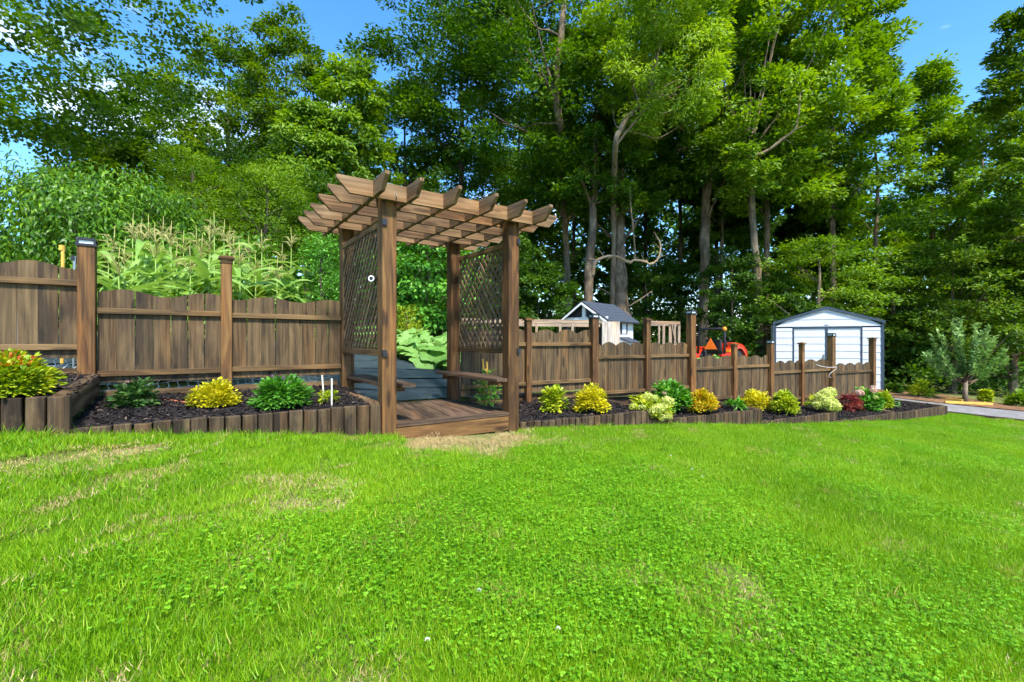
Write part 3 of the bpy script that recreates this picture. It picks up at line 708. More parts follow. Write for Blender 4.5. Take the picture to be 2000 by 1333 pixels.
board('deck_back_rim', (.0, AD+.085, az(DZ)-.05), (AW, AD+.085, az(DZ)-.05), (0, 0, 1), .09, .036, M['deck'], ar)
board('deck_side_rim', (AW+.02, .08, az(DZ)-.06), (AW+.02, AD-.08, az(DZ)-.06), (0, 0, 1), .12, .036, M['log'], ar)
# hooks and the small lamp clipped to the lattice
mb = MB(); mb.tube([(us[-1]+.03 + .02*math.sin(t*.7), vs_[0]-.2+.0*t, az(ZG0+.12) - .03*math.sin(t*.6) - t*.004) for t in range(14)], .004, 6); mb.build('hook', M['chrome'], ar)
mb = MB(); mb.tube([(.02, -.18, az(1.36)+.02), (.02, -.20, az(1.36)), (.02, -.19, az(1.36)-.03), (.02, -.17, az(1.36)-.02)], .004, 6); mb.build('hook', M['chrome'], ar)
sp = empty('clip_lamp', FL + EL*-.10 + NL*.12 + Vector((0, 0, H+.60)), A_L); tag(sp, 'small dark clip-on lamp with pale ring on the left lattice panel', 'lamp')
R90 = Matrix.Rotation(math.radians(90), 4, 'X') @ Matrix.Rotation(math.radians(-35), 4, 'Y')
MB().lathe([(.012, -.07), (.024, -.065), (.026, 0), (.03, .03), (.03, .05)], 16, R90).build('body', M['black'], sp)
rm = MB(); rm.tube([R90 @ Vector((.024*math.cos(a), .024*math.sin(a), .054)) for a in [2*math.pi*k/20 for k in range(21)]], .0065, 8, False); rm.build('ring', M['offwhite'], sp)
MB().lathe([(.001, .05), (.02, .05), (.02, .052), (.001, .052)], 14, R90).build('lens', M['black'], sp)
MB().box((.0, .0, -.012), (.11, .03, .012)).build('clip', M['black'], sp)
# ------------------------------------------------------------------ shed
SD = 15.8; SROT = math.radians(-27); sw = 3.06; szb = -1.56; s_l = Vector((9.153, 16.5, 0)); s_c = s_l + Vector((math.cos(SROT), math.sin(SROT), 0))*sw/2
sh = empty('garden_shed', (s_c.x, s_c.y, H+szb), SROT); tag(sh, 'white metal shed with slate blue trim and double doors', 'shed')
hw = sw/2; eave = .62-szb; peak = 1.10-szb; dep = 2.6
def zroof(x): return peak - (peak-eave)*abs(x)/hw
dx0, dx1 = -.94, .94; dtop = .44-szb; row = .236
def siding(parent, nm, x0, x1, z0, z1, y, gable=False):
    z = z0
    while z < z1-.01:
        zt = min(z+row-.006, z1)
        if gable:
            def lim(zz): return min(hw-.03, hw*(peak-.03-zz)/(peak-eave)) if zz > eave-.03 else hw-.03
            a0, a1 = lim(z), lim(zt)
            if a0 < .06: break
            a1 = max(a1, .01)
            q = [(-a0, z), (a0, z), (a1, zt), (-a1, zt)]
        else: q = [(x0, z), (x1, z), (x1, zt), (x0, zt)]
        mb = MB(); vs = [(p[0], y-.016, p[1]) for p in q[:2]] + [(p[0], y-.004, p[1]) for p in q[2:]] + [(p[0], y+.03, p[1]) for p in q]
        mb.add(vs, [(0, 1, 2, 3), (4, 7, 6, 5), (0, 4, 5, 1), (1, 5, 6, 2), (2, 6, 7, 3), (3, 7, 4, 0)])
        mb.build(nm, M['white'], parent); z += row
siding(sh, 'siding_panel', -hw+.06, dx0-.04, .02, dtop, 0); siding(sh, 'siding_panel', dx1+.04, hw-.06, .02, dtop, 0)
siding(sh, 'siding_panel', 0, 0, dtop+.05, peak-.02, 0, True)
for a, b in ((dx0, (dx0+dx1)/2-.028), ((dx0+dx1)/2+.028, dx1)):
    d = MB().box((a, .012, .04), (b, .05, dtop-.02)).build('door', M['white'], sh)
    siding(d, 'door_panel', a+.012, b-.012, .05, dtop-.03, .005)
for a, b in (((dx0-.025, -.03, .0), (dx0-.002, .03, dtop+.045)), ((dx1+.002, -.03, .0), (dx1+.025, .03, dtop+.045)), ((dx0-.001, -.032, dtop-.012), (dx1+.001, .03, dtop+.043)), (((dx0+dx1)/2-.025, -.028, .03), ((dx0+dx1)/2+.025, .03, dtop-.013)),
             ((-hw-.01, -.035, 0), (-hw+.058, .05, eave+.02)), ((hw-.058, -.035, 0), (hw+.01, .05, eave+.02))):
    MB().box(a, b).build('trim', M['trim'], sh)
for sg in (-1, 1):
    MB().prism([(sg*(hw+.04), eave-.05), (sg*(hw+.04), eave+.03), (0, peak+.045), (0, peak-.035)], -.07, -.03).build('gable_trim', M['trim'], sh)
    MB().prism([(sg*(hw+.05), eave+.0), (sg*(hw+.05), eave+.035), (0, peak+.06), (0, peak+.02)], -.029, dep).build('roof', M['trim'], sh)
    MB().box((sg*hw-.03, .06, 0), (sg*hw+.0, dep-.1, eave-.02)).build('side_wall', M['white'], sh)
MB().box((-hw+.05, dep-.15, 0), (hw-.05, dep-.1, eave-.02)).build('back_wall', M['white'], sh)
for a, b in (((dx0+dx1)/2-.09, (dx0+dx1)/2-.05), ((dx0+dx1)/2+.05, (dx0+dx1)/2+.09)): MB().box((a, -.045, .95), (b, -.009, 1.12)).build('door_handle', M['chrome'], sh)
MB().box((-.05, -.03, dtop+.09), (.05, -.012, dtop+.115)).build('name_plate', M['chrome'], sh)

# ------------------------------------------------------------------ chicken coop
cp_ = at(1140, 666, 12.3); cgz = -1.02
co = empty('chicken_coop', (cp_.x, cp_.y, H+cgz), math.radians(-41)); tag(co, 'white chicken coop with grey shingled roof and black trim', 'chicken coop')
w2, ln = .64, 1.50; ez = zr(624, 12.3)-cgz; pz = zr(591, 12.3)-cgz; fl_ = .42
MB().box((-w2, .55, fl_), (w2, ln, ez)).build('wall', M['offwhite'], co)
MB().prism([(-w2-.02, ez), (w2+.02, ez), (0, pz-.03)], .05, .10).build('gable_backing', M['blackpaint'], co)
MB().box((-w2-.05, .0, ez-.12), (w2+.05, .048, ez+.06)).build('gable_beam', M['offwhite'], co)
MB().box((-.05, .0, ez+.061), (.05, .046, pz-.04)).build('king_post', M['offwhite'], co)
ov_ = .14
for sg in (-1, 1):
    sl_ = (pz-ez)/w2
    o = MB().prism([(sg*(w2+ov_), ez-sl_*ov_), (sg*(w2+ov_), ez-sl_*ov_+.035), (0, pz+.035), (0, pz)], -.10, ln+.12).build('roof', M['blackpaint'], co)
    # shingle courses
    for k in range(6):
        f0, f1 = k/6, (k+1)/6
        xa, xb = (w2+ov_)*(1-f0), (w2+ov_)*(1-f1)
        za, zb2 = pz+.036-sl_*xa+.012, pz+.036-sl_*xb+.004
        for q in range(8):
            y0 = -.11 + (ln+.24)*q/8 + .004; y1 = y0 + (ln+.24)/8 - .006
            MB().add([(sg*xa, y0, za), (sg*xa, y1, za), (sg*xb, y1, zb2), (sg*xb, y0, zb2), (sg*xa, y0, za-.010), (sg*xa, y1, za-.010)], [(0, 1, 2, 3), (4, 0, 3), (1, 5, 2), (4, 5, 1, 0)]).build('shingle', M['shingle'], o)
    MB().prism([(sg*(w2+ov_), ez-sl_*ov_-.05), (sg*(w2+ov_), ez-sl_*ov_+.001), (0, pz-.001), (0, pz-.055)], -.13, -.101).build('barge_board', M['offwhite'], co)
for x in (-w2+.03, w2-.03):
    for y in (.03, ln-.04): MB().box((x-.035, y-.034, 0), (x+.035, y+.034, ez-.121 if y < .1 else fl_)).build('corner_post', M['blackpaint'], co)
wi = MB().box((w2+.001, .84, ez-.36), (w2+.022, 1.06, ez-.08)).build('window', M['offwhite'], co)
for y0, y1 in ((.855, .943), (.957, 1.045)): MB().box((w2+.0225, y0, ez-.345), (w2+.024, y1, ez-.095)).build('pane', M['glass'], wi)
for y in (.80, 1.10): MB().box((w2+.002, y-.035, ez-.37), (w2+.026, y+.035, ez-.07)).build('shutter', M['blackpaint'], co)
nb = MB().prism([(w2+.002, fl_+.05), (w2+.26, fl_+.05), (w2+.26, ez-.60), (w2+.002, ez-.50)], .72, 1.22).build('nest_box', M['offwhite'], co)
MB().prism([(w2+.002, ez-.48), (w2+.32, ez-.61), (w2+.32, ez-.585), (w2+.002, ez-.45)], .68, 1.26).build('nest_box_lid', M['shingle'], nb)
MB().box((w2+.261, .78, fl_+.1), (w2+.268, 1.16, ez-.66)).build('nest_box_vent', M['blackpaint'], nb)
MB().box((-w2+.05, .5, fl_), (w2-.05, .54, ez-.13)).build('front_panel', M['blackpaint'], co)

# ------------------------------------------------------------------ chicken run: raw lumber frames
PD = 10.6
pn = empty('chicken_run', (*at(1020, 666, PD).xy, H-1.05)); tag(pn, 'raw lumber frame of the chicken run behind the right fence', 'pen')
po = at(1020, 666, PD)
def pp(px, py, d): p = at(px, py, d); return Vector((p.x-po.x, p.y-po.y, p.z-(H-1.05)))
def beam(nm, a, b, w=.09, t=.04, wd=(0, 0, 1)): board(nm, pp(*a), pp(*b), wd, w, t, M['raw'], pn)
beam('top_rail', (900, 626, 10.4), (1165, 629, 10.9)); beam('top_rail', (960, 634, 11.6), (1172, 636, 11.4), .07)
beam('side_rail', (1165, 628, 10.9), (1200, 633, 12.0), .06)
for px in (925, 1005, 1048, 1094, 1118, 1160):
    beam('upright', (px, 632, 10.55+.0015*(px-1000)), (px, 752, 10.55+.0015*(px-1000)), .055, .04, (1, 0, 0))
beam('top_rail', (1255, 629, 11.5), (1328, 631, 11.5), .07); beam('top_rail', (1262, 634, 12.6), (1322, 635, 12.6), .06)
for px, d, w in ((1287, 11.53, .04), (1296, 12.55, .07), (1309, 11.53, .075), (1326, 11.53, .06), (1318, 12.55, .05)):
    beam('upright', (px, 634, d), (px, 745, d), w, .04, (1, 0, 0))
beam('brace', (1312, 634, 11.50), (1321, 676, 11.50), .03, .03, (1, 0, 0))
ply = empty('plywood_sheet', (*at(1193, 666, 9.9).xy, H-1.0)); tag(ply, 'weathered whitish plywood sheet standing in front of the chicken coop', 'plywood sheet')
MB().box((0, -.19, -.008), (.98, .19, .008)).build('sheet', M['ply'], ply, frame((0, 0, zr(628, 9.9)+1.0-.98), (0, 0, 1), (1, .1, 0)))
for x in (-.15, .15): board('batten', (x, .02, .0), (x, .02, zr(632, 9.9)+1.0), (1, 0, 0), .05, .02, M['raw'], ply)

# ------------------------------------------------------------------ tractor
TD = 15.5; tp = at(1416, 666, TD); tz = H-1.27
tr = empty('compact_tractor', (tp.x, tp.y, tz), math.radians(42)); tr.location.z = gz1(tp.x, tp.y); tag(tr, 'orange-red compact tractor parked behind the right fence', 'tractor')
# local x forward (away to the right), z up
def wheel(x, y, R, wd):
    Mx = Matrix.Translation((x, y, R)) @ Matrix.Rotation(math.pi/2, 4, 'X')
    o = MB().lathe([(R*.55, -wd/2), (R*.9, -wd/2), (R, -wd*.35), (R, wd*.35), (R*.9, wd/2), (R*.55, wd/2)], 28).build('wheel', M['tyre'], tr, Mx)
    mb = MB()
    for k in range(20):
        a = 2*math.pi*k/20; mb.box((-.02, -wd*.48, R-.005), (.02, wd*.0, R+.03), Matrix.Rotation(-math.pi/2, 4, 'X') @ Matrix.Rotation(a, 4, 'Y')); mb.box((-.02, wd*.0, R-.005), (.02, wd*.48, R+.03), Matrix.Rotation(-math.pi/2, 4, 'X') @ Matrix.Rotation(a+.15, 4, 'Y'))
    mb.build('tread', M['tyre'], o)
    MB().lathe([(.05, -wd*.3), (R*.56, -wd*.42), (R*.56, wd*.42), (.05, wd*.3)], 24).build('rim', M['orangep'], o)
for y in (-.52, .52): wheel(-.55, y, .50, .30); wheel(.95, y*.88, .30, .20)
MB().box((-.75, -.22, .38), (.3, .22, .72)).build('rear_housing', M['blackpaint'], tr)
# rounded hood
mb = MB(); ns = 10; secs = [(.15, .27, .78, 1.22), (.5, .28, .74, 1.24), (.95, .27, .68, 1.19), (1.22, .24, .62, 1.07), (1.33, .18, .60, .92)]
vs = []; 
for x, hw_, z0, z1 in secs:
    for k in range(ns+1):
        a = math.pi*k/ns; vs.append((x, hw_*math.copysign(abs(math.cos(a))**.55, math.cos(a)), z0 + (z1-z0)*math.sin(a)**.5))
fs = [(i*(ns+1)+k, i*(ns+1)+k+1, (i+1)*(ns+1)+k+1, (i+1)*(ns+1)+k) for i in range(len(secs)-1) for k in range(ns)]
mb.add(vs, fs, smooth=True); mb.add(vs[-(ns+1):], [tuple(range(ns+1))]); mb.add(vs[:ns+1], [tuple(range(ns, -1, -1))]); mb.build('hood', M['red'], tr)
MB().box((.2, -.24, .45), (1.25, .24, .66)).build('engine_frame', M['blackpaint'], tr)
for y in (-.13, .13): MB().lathe([(.01, 0), (.055, 0), (.06, .02), (.03, .03)], 14, Matrix.Translation((1.27, y, .95)) @ Matrix.Rotation(math.pi/2, 4, 'Y')).build('headlight', M['glass'], tr)
for sg in (-1, 1):
    mb = MB(); pr = []
    for k in range(9):
        a = math.pi*(.02 + .96*k/8); pr.append((-.55 + .60*math.cos(a), .50 + .60*math.sin(a)))
    for k in range(8, -1, -1):
        a = math.pi*(.02 + .96*k/8); pr.append((-.55 + .56*math.cos(a), .50 + .56*math.sin(a)))
    mb.prism(pr, sg*.36, sg*.70); mb.build('fender', M['red'], tr)
    MB().box((-.98, sg*.52-.06, .94), (-.92, sg*.52+.06, 1.02)).build('tail_lamp', M['amber'], tr)
MB().box((-.78, -.24, .86), (-.3, .24, .96)).box((-.84, -.23, .96), (-.74, .23, 1.32)).build('seat', M['seat'], tr)
mb = MB(); mb.tube([(-.98, -.42, .75), (-.98, -.42, 1.55), (-.98, -.34, 1.66), (-.98, .34, 1.66), (-.98, .42, 1.55), (-.98, .42, .75)], .035, 8); mb.build('roll_bar', M['blackpaint'], tr)
mb = MB(); mb.tube([(.22, 0, 1.0), (.02, 0, 1.3)], .02, 8); mb.tube([(-.02 + .08*math.cos(a)*.6, .19*math.sin(a), 1.32 + .16*math.cos(a)*.6) for a in [2*math.pi*k/16 for k in range(17)]], .014, 6); mb.build('steering_wheel', M['blackpaint'], tr)
MB().lathe([(.05, 0), (.06, .02), (.06, .08), (.035, .11), (.005, .12)], 14, Matrix.Translation((-.98, -.42, 1.60))).build('beacon', M['amber'], tr)
s3 = MB(); s3.add([(-1.03, -.20, 1.02), (-1.03, .20, 1.02), (-1.03, 0, 1.37), (-1.015, -.20, 1.02), (-1.015, .20, 1.02), (-1.015, 0, 1.37)], [(0, 2, 1), (3, 4, 5), (0, 1, 4, 3), (1, 2, 5, 4), (2, 0, 3, 5)]); s3.build('warning_triangle', M['orangep'], tr)

# ------------------------------------------------------------------ bed plants
def mulch_at(px, py, z):                        # a spot in a bed from its height
    d = -z*F/(py-666); return Vector(((px-1000)*d/F, d, H+z)), d
def shrub(name, px, py, z, wpx, hpx, mat, label, n=900, leaf=.03, T=T_OVAL, wr=.55, seed=0, clumps=60, flat=.8, top=None, flowers=None, stem=True, cat='shrub', upd=.9, spot=None):
    loc, d = spot if spot else mulch_at(px, py, z); root = empty(name, loc); tag(root, label, cat)
    n = int(n*2.1); leaf = leaf*1.22; clumps = int(clumps*1.25); R = wpx*d/F/2*.77; Ht = hpx*d/F*.82; r = np.random.default_rng(seed+1)
    u = rdir(r, clumps); u[:, 2] = np.abs(u[:, 2]); sh_ = (.70 + .30*r.random((clumps, 1))**.5)
    cen = u*sh_*np.array([R*.88, R*.88, Ht*.80]) ; cen[:, 2] += Ht*.10
    cen *= (1 + r.normal(0, .11, (clumps, 1)))
    cs = np.full(clumps, .26*(R+Ht)/2)*(.7+.6*r.random(clumps))
    pos, X, Z, L, Wd, lv = clump_leaves(r, cen, cs, max(4, n//clumps), nrm(u+np.array([0, 0, .3])), T, leaf, wr, flat, .0, upd)
    X = nrm(X + nrm(u).repeat(max(4, n//clumps), 0)*.6)
    pos[:, 2] = np.maximum(pos[:, 2], .012); hh = pos[:, 2]/Ht
    if top:
        m = (hh > top[1]) & (r.random(len(hh)) < top[2])
        k = np.flatnonzero(m); q = np.flatnonzero(~m)
        tag(obj('new_growth', leaf_mesh('new_growth', T, pos[k]+np.array([0, 0, .01]), X[k], Z[k], L[k]*.8, Wd[k]*.8, M[top[0]], lv[k]), root), kind='stuff')
        pos, X, Z, L, Wd, lv = pos[q], X[q], Z[q], L[q], Wd[q], lv[q]
    obj('foliage', leaf_mesh('foliage', T, pos, X, Z, L, Wd, mat, lv), root)
    if stem:
        mb = MB()
        for k in range(9):
            c = cen[k % clumps]; mb.tube([(c[0]*.08, c[1]*.08, -.03), (c[0]*.4, c[1]*.4, c[2]*.45), tuple(c)], [.007, .005, .002], 5)
        mb.build('stems', M['barkdark'], root)
    if flowers:
        for (fx, fz, fr_, fm) in flowers:            # heads on the near side: many small petals on a ball
            c = np.array([fx*R, -R*math.sqrt(max(.02, 1-fx*fx-(fz-.1)**2*.8))*1.06, fz*Ht*1.12 + .01]); k = int(np.clip(fr_*fr_*60000, 60, 420))
            dd = rdir(r, k); p = c + dd*np.array([fr_, fr_, fr_*.85])*(.85+.2*r.random((k, 1)))
            obj('flower_head', leaf_mesh('flower_head', T_QUAD, p, nrm(rdir(r, k) + dd*.3), nrm(dd + rdir(r, k)*.4), fr_*.30, fr_*.28, M[fm], np.clip(.5+.3*dd[:, 2]+r.normal(0, .15, k), 0, 1)), root)
    return root
G = M
shrub('spirea_bush', 22, 778, -.39, 146, 98, G['gold2'], 'lime bush with orange-red tips in the upper left bed', 2100, .036, T_OVAL, .6, 1, 110, top=('redtip', .72, .30))
shrub('rose_bush', 262, 797, -.585, 78, 60, G['dkgreen'], 'small dark green bush with a pink bloom, left bed', 330, .045, T_OVAL, .62, 2, 34, flowers=[(.1, .93, .014, 'pink')])
shrub('golden_mound', 418, 791, -.575, 108, 52, G['yellow'], 'low yellow mounded shrub in the bed left of the arbor', 1900, .022, T_OVAL, .6, 3, 90)
shrub('butterfly_bush', 553, 793, -.585, 116, 64, G['green'], 'bright green bush with purple blooms left of the arbor', 1100, .045, T_OVAL, .42, 4, 70, flowers=[(-.15, 1.0, .014, 'purple'), (.32, .94, .016, 'purple'), (-.35, .12, .012, 'purple'), (.55, .8, .010, 'purple')])
shrub('seedling', 642, 788, -.60, 46, 30, G['gold2'], 'straggly seedling at the two pale stakes', 90, .035, T_LONG, .4, 5, 14)
for i, (px, t_) in enumerate(((631, 733), (645, 735))):
    loc, d = mulch_at(px + 3, 787 + i*4, -.595); s_ = empty('garden_stake', loc); tag(s_, ['pale thin stake, the left one of two by the seedling', 'pale thin stake, the right one of two by the seedling'][i], 'stake')
    board('stick', (0, 0, -.06), (-.012*(1-i)*2, 0, (787-t_)*d/F), (1, 0, 0), .014, .01, M['whitestake'], s_)
shrub('climber_seedling', 957, 798, -.90, 50, 100, G['green'], 'thin feathery plant tied to a yellow stake inside the arbor', 260, .05, T_LONG, .28, 6, 30)
loc, d = mulch_at(957, 795, -.90); s_ = empty('garden_stake', loc + Vector((-.02, -.06, 0))); tag(s_, 'yellow wooden stake with yellow tape seen through the arbor', 'stake')
board('stick', (-.02, 0, -.05), (-.075, 0, .66), (1, 0, 0), .022, .016, M['stake'], s_); board('stick', (.03, 0, -.05), (-.02, .01, .62), (1, 0, 0), .02, .014, M['stake'], s_)
mb = MB()
for k in range(5): mb.tube([(.0 + .018*math.sin(a*1.0) - .07*(k/6), .02*math.cos(a), .06 + k*.11 + .02*math.sin(a*2)) for a in [2*math.pi*q/8 for q in range(9)]], .012, 6)
mb.build('tape', M['stake'], s_)
shrub('yellow_green_shrub', 1081, 802, -.93, 56, 56, G['gold2'], 'upright yellow-green shrub nearest the arbor on the right', 600, .045, T_OVAL, .55, 7, 44)
shrub('golden_mound', 1155, 803, -.935, 80, 56, G['yellow'], 'round yellow shrub in the first bed right of the arbor', 1900, .03, T_OVAL, .6, 8, 90)
shrub('hydrangea', 1268, 812, -1.06, 108, 40, G['gold2'], 'low hydrangea with pale cream heads spilling over the timber edging', 500, .05, T_OVAL, .65, 9, 40,
      flowers=[(-.85, .5, .05, 'hyd'), (-.55, .5, .055, 'hyd'), (-.2, 1.05, .06, 'hyd'), (.08, 1.0, .05, 'hyd'), (.1, .5, .075, 'hyd'), (.38, .55, .06, 'hyd'), (.72, .75, .085, 'hyd'), (.3, .05, .05, 'hyd'), (.62, .12, .055, 'hyd'), (-.15, .35, .06, 'hyd'), (.66, 1.2, .03, 'pink')])
shrub('leafy_shrub', 1308, 798, -1.03, 82, 60, G['green'], 'taller fresh green leafy bush behind the cream hydrangea', 700, .075, T_OVAL, .5, 10, 44)
shrub('spirea_bush', 1371, 803, -1.06, 66, 46, G['orange'], 'yellow spirea with orange tips right of the green bush', 1400, .035, T_OVAL, .55, 11, 70)
shrub('low_green_plant', 1434, 797, -1.07, 42, 14, G['green'], 'small low green plant beside the timber return log', 130, .07, T_LONG, .3, 12, 16)
shrub('golden_mound', 1474, 799, -1.25, 68, 40, G['yellow'], 'wide yellow mound, left of the pair in the third bed', 1500, .034, T_OVAL, .6, 13, 70)
shrub('golden_mound', 1531, 806, -1.27, 52, 46, G['gold2'], 'rounder yellow-green mound, right of the pair in the third bed', 1200, .045, T_OVAL, .55, 14, 60)
shrub('hydrangea', 1603, 800, -1.28, 62, 36, G['gold2'], 'hydrangea with round lime-yellow heads beside the red maple', 120, .06, T_OVAL, .65, 15, 26,
      flowers=[(-.5, .75, .085, 'hyd'), (-.1, .95, .09, 'hyd'), (.42, 1.0, .105, 'hyd'), (-.7, .35, .085, 'hyd'), (-.2, .5, .10, 'hyd'), (.12, .3, .095, 'hyd'), (.75, .22, .09, 'hyd'), (.1, .68, .075, 'hyd'), (.5, .5, .07, 'hyd')])
shrub('red_maple', 1658, 801, -1.45, 52, 36, G['maple'], 'small dark red lace-leaf maple in the fourth bed', 900, .05, T_LONG, .25, 16, 44, .6)
shrub('hydrangea', 1695, 800, -1.45, 56, 44, G['green'], 'green hydrangea with pinkish cream heads right of the maple', 560, .075, T_OVAL, .55, 17, 44,
      flowers=[(-.85, .8, .075, 'pink'), (-.65, 1.0, .05, 'hyd'), (.0, .95, .06, 'pink'), (.1, 1.08, .05, 'pink'), (.0, .62, .05, 'hyd')])
shrub('yellow_shrub', 1722, 796, -1.46, 40, 36, G['gold2'], 'yellow-green shrub touching the pinkish hydrangea', 420, .06, T_OVAL, .5, 18, 34)
shrub('grey_seedling', 1741, 794, -1.46, 26, 20, G['silver'], 'tiny greyish plant near the end of the beds', 90, .06, T_LONG, .3, 19, 12)
h_ = empty('garden_hose', mulch_at(330, 787, -.59)[0]); tag(h_, 'terracotta coloured hose lying on the mulch in the left bed', 'hose')
a_, b_ = mulch_at(308, 786, -.58)[0]-h_.location, mulch_at(400, 792, -.575)[0]-h_.location
MB().tube([a_.lerp(b_, k/12) + Vector((0, .03*math.sin(k*.6), .022)) for k in range(13)], .009, 8).build('pipe', M['hose'], h_)
# cord on the solar post by the shed
rp = pR(1622, K_RF); c_ = empty('white_cord', (rp.x, rp.y, H-.62)); tag(c_, 'thin white cord slung from the fence to a solar post', 'cord')
MB().tube([tuple(Vector((-.62, -.30, .08)).lerp(Vector((.06, -.12, .0)), k/10) + Vector((0, 0, -.05*math.sin(k/10*math.pi*.9)+.04))) for k in range(11)] + [(.07, -.10, -.02), (-.10, -.14, -.12), (-.14, -.14, -.20), (-.08, -.14, -.22)], .005, 6).build('cord', M['rope'], c_)
# odds and ends behind the left fence
for nm, px, y0, y1, d, mt, lb, ct, w in (('garden_stake', 121, 480, 560, 5.2, 'stake', 'orange-yellow stake sticking up behind the left fence', 'stake', .03), ('metal_pole', 144, 500, 560, 4.9, 'chrome', 'short grey pole beside the solar post behind the fence', 'pole', .025)):
    p = at(px, y1, d); g = gz1(p.x, p.y); e = empty(nm, (p.x, p.y, g)); tag(e, lb, ct)
    board('stick', (0, 0, 0), (.01, 0, at(px, y0, d).z-g), (1, 0, 0), w, w*.7, M[mt], e)
    MB().box((-w*.6, -w*.6, at(px, y0, d).z-g-.05), (w*.75, w*.5, at(px, y0, d).z-g+.006)).build('tip', M[mt if mt == 'stake' else 'black'], e)
p = at(47, 511, 5.4); e = empty('plastic_sack', p); tag(e, 'pale plastic sack heaped behind the left fence', 'sack')
e.location.z = gz1(p.x, p.y); hh = p.z - e.location.z
MB().lathe([(.16, 0), (.22, .1), (.2, hh*.5), (.16, hh*.85), (.17, hh*.95), (.06, hh)], 14).build('bag', M['offwhite'], e)

# ------------------------------------------------------------------ corn
r = np.random.default_rng(21)
def corn_leaf_mesh(L, wmax, arch, tw):
    n = 9; V = []
    for i in range(n):
        t = i/(n-1); x = L*(t - .12*arch*t*t); z = L*(.75*t - arch*1.05*t*t); w = wmax*(math.sin(math.pi*min(1, .12+t*.9))**.6)*(1-t**4)/2 + .0015
        a = tw*t
        V += [(x, -w*math.cos(a), z + w*.45 - w*math.sin(a)), (x, 0, z), (x, w*math.cos(a), z + w*.45 + w*math.sin(a))]
    Fq = [(3*i+j, 3*i+j+1, 3*i+j+4, 3*i+j+3) for i in range(n-1) for j in range(2)]
    return mesh_np('corn_leaf', V, Fq, M['corn'], r.random(len(Fq))*.25+.35, True)
CLM = [corn_leaf_mesh(.75, .095, .75, .4), corn_leaf_mesh(.85, .105, .95, -.5), corn_leaf_mesh(.6, .09, .55, .9), corn_leaf_mesh(.7, .10, 1.15, -.2)]
def tassel_mesh(s):
    rr_ = random.Random(s); mb = MB()
    mb.tube([(0, 0, 0), (0, 0, .2), (.01, 0, .36)], [.006, .005, .002], 5)
    for k in range(11):
        a = rr_.random()*6.28; z0 = .02+.012*k; L = rr_.uniform(.14, .22); o = rr_.uniform(.5, .95)
        mb.tube([(0, 0, z0), (math.cos(a)*L*o*.5, math.sin(a)*L*o*.5, z0+L*.5), (math.cos(a)*L*o, math.sin(a)*L*o, z0+L*(.75-o*.35))], [.0035, .0045, .002], 4)
    return mb.mesh('tassel', M['tassel'])
TSM = [tassel_mesh(i) for i in range(3)]
STM = {}
corn = [(222, 440, 6.3), (244, 462, 6.0), (258, 415, 6.9), (275, 425, 7.3), (292, 418, 6.6), (305, 450, 6.2), (320, 422, 7.1), (345, 470, 6.4), (372, 480, 6.1), (395, 455, 6.8), (420, 412, 6.9), (437, 428, 7.4), (455, 448, 6.7), (510, 448, 7.4), (552, 475, 7.9), (568, 443, 8.0), (590, 500, 8.2), (525, 515, 7.6), (335, 430, 6.7), (408, 440, 6.2), (468, 470, 6.5), (232, 480, 5.8), (540, 500, 7.2), (212, 470, 7.2), (268, 440, 7.9), (300, 435, 8.1), (332, 440, 7.8), (360, 450, 7.6), (385, 440, 8.0), (410, 425, 8.2), (448, 440, 8.2), (485, 460, 8.0), (500, 490, 7.0)]
for i, (px, ty, d) in enumerate(corn):
    d -= .55
    p = at(px, ty, d); g = gz1(p.x, p.y); e = empty('corn_plant', (p.x, p.y, g), r.random()*6.28)
    tag(e, 'tall green corn plant with straw-coloured tassel behind the left fence', 'corn', 'corn plants behind the left fence')
    hgt = p.z - g - .34
    MB().tube([(0, 0, 0), (.01, 0, hgt*.5), (0, .01, hgt)], [.014, .012, .006], 7).build('stalk', M['corn'], e)
    obj('tassel', TSM[i % 3], e, Matrix.Translation((0, .01, hgt-.02)))
    nl = 12
    for k in range(nl):
        z = hgt*(.30 + .62*k/nl); a = k*math.pi + r.normal(0, .55)
        obj('leaf', CLM[int(r.integers(4))], e, Matrix.Translation((0, 0, z)) @ Matrix.Rotation(a, 4, 'Z') @ Matrix.Rotation(r.normal(0, .14), 4, 'Y') @ Matrix.Scale(float(r.uniform(.75, 1.1)), 4))

# ------------------------------------------------------------------ squash plants
def squash_leaf_mesh(s):
    rr_ = random.Random(s); n = 22; V = [(0, 0, -.10)]; 
    for ring, f in ((1, .55), (2, 1.0)):
        for k in range(n):
            a = 2*math.pi*k/n; lob = 1 + .14*math.cos(5*a) + rr_.uniform(-.05, .05); notch = 1 - .75*max(0, math.cos(a-math.pi))**14
            R = f*lob*notch; V.append((R*math.cos(a), R*math.sin(a), (.03 if ring == 1 else .0) + (.10 if ring == 2 else .04)*math.sin(3*a+s) - (.10 if ring == 2 else 0)*rr_.random()))
    Fa = [(0, 1+k, 1+(k+1) % n) for k in range(n)]
    for k in range(n): Fa += [(1+k, 1+n+k, 1+n+(k+1) % n), (1+k, 1+n+(k+1) % n, 1+(k+1) % n)]
    return mesh_np('squash_leaf', np.array(V)*.14, Fa, M['squash'], np.full(len(Fa), .3+.12*s) + np.random.default_rng(s).random(len(Fa))*.08, True)
SQM = [squash_leaf_mesh(i) for i in range(4)]
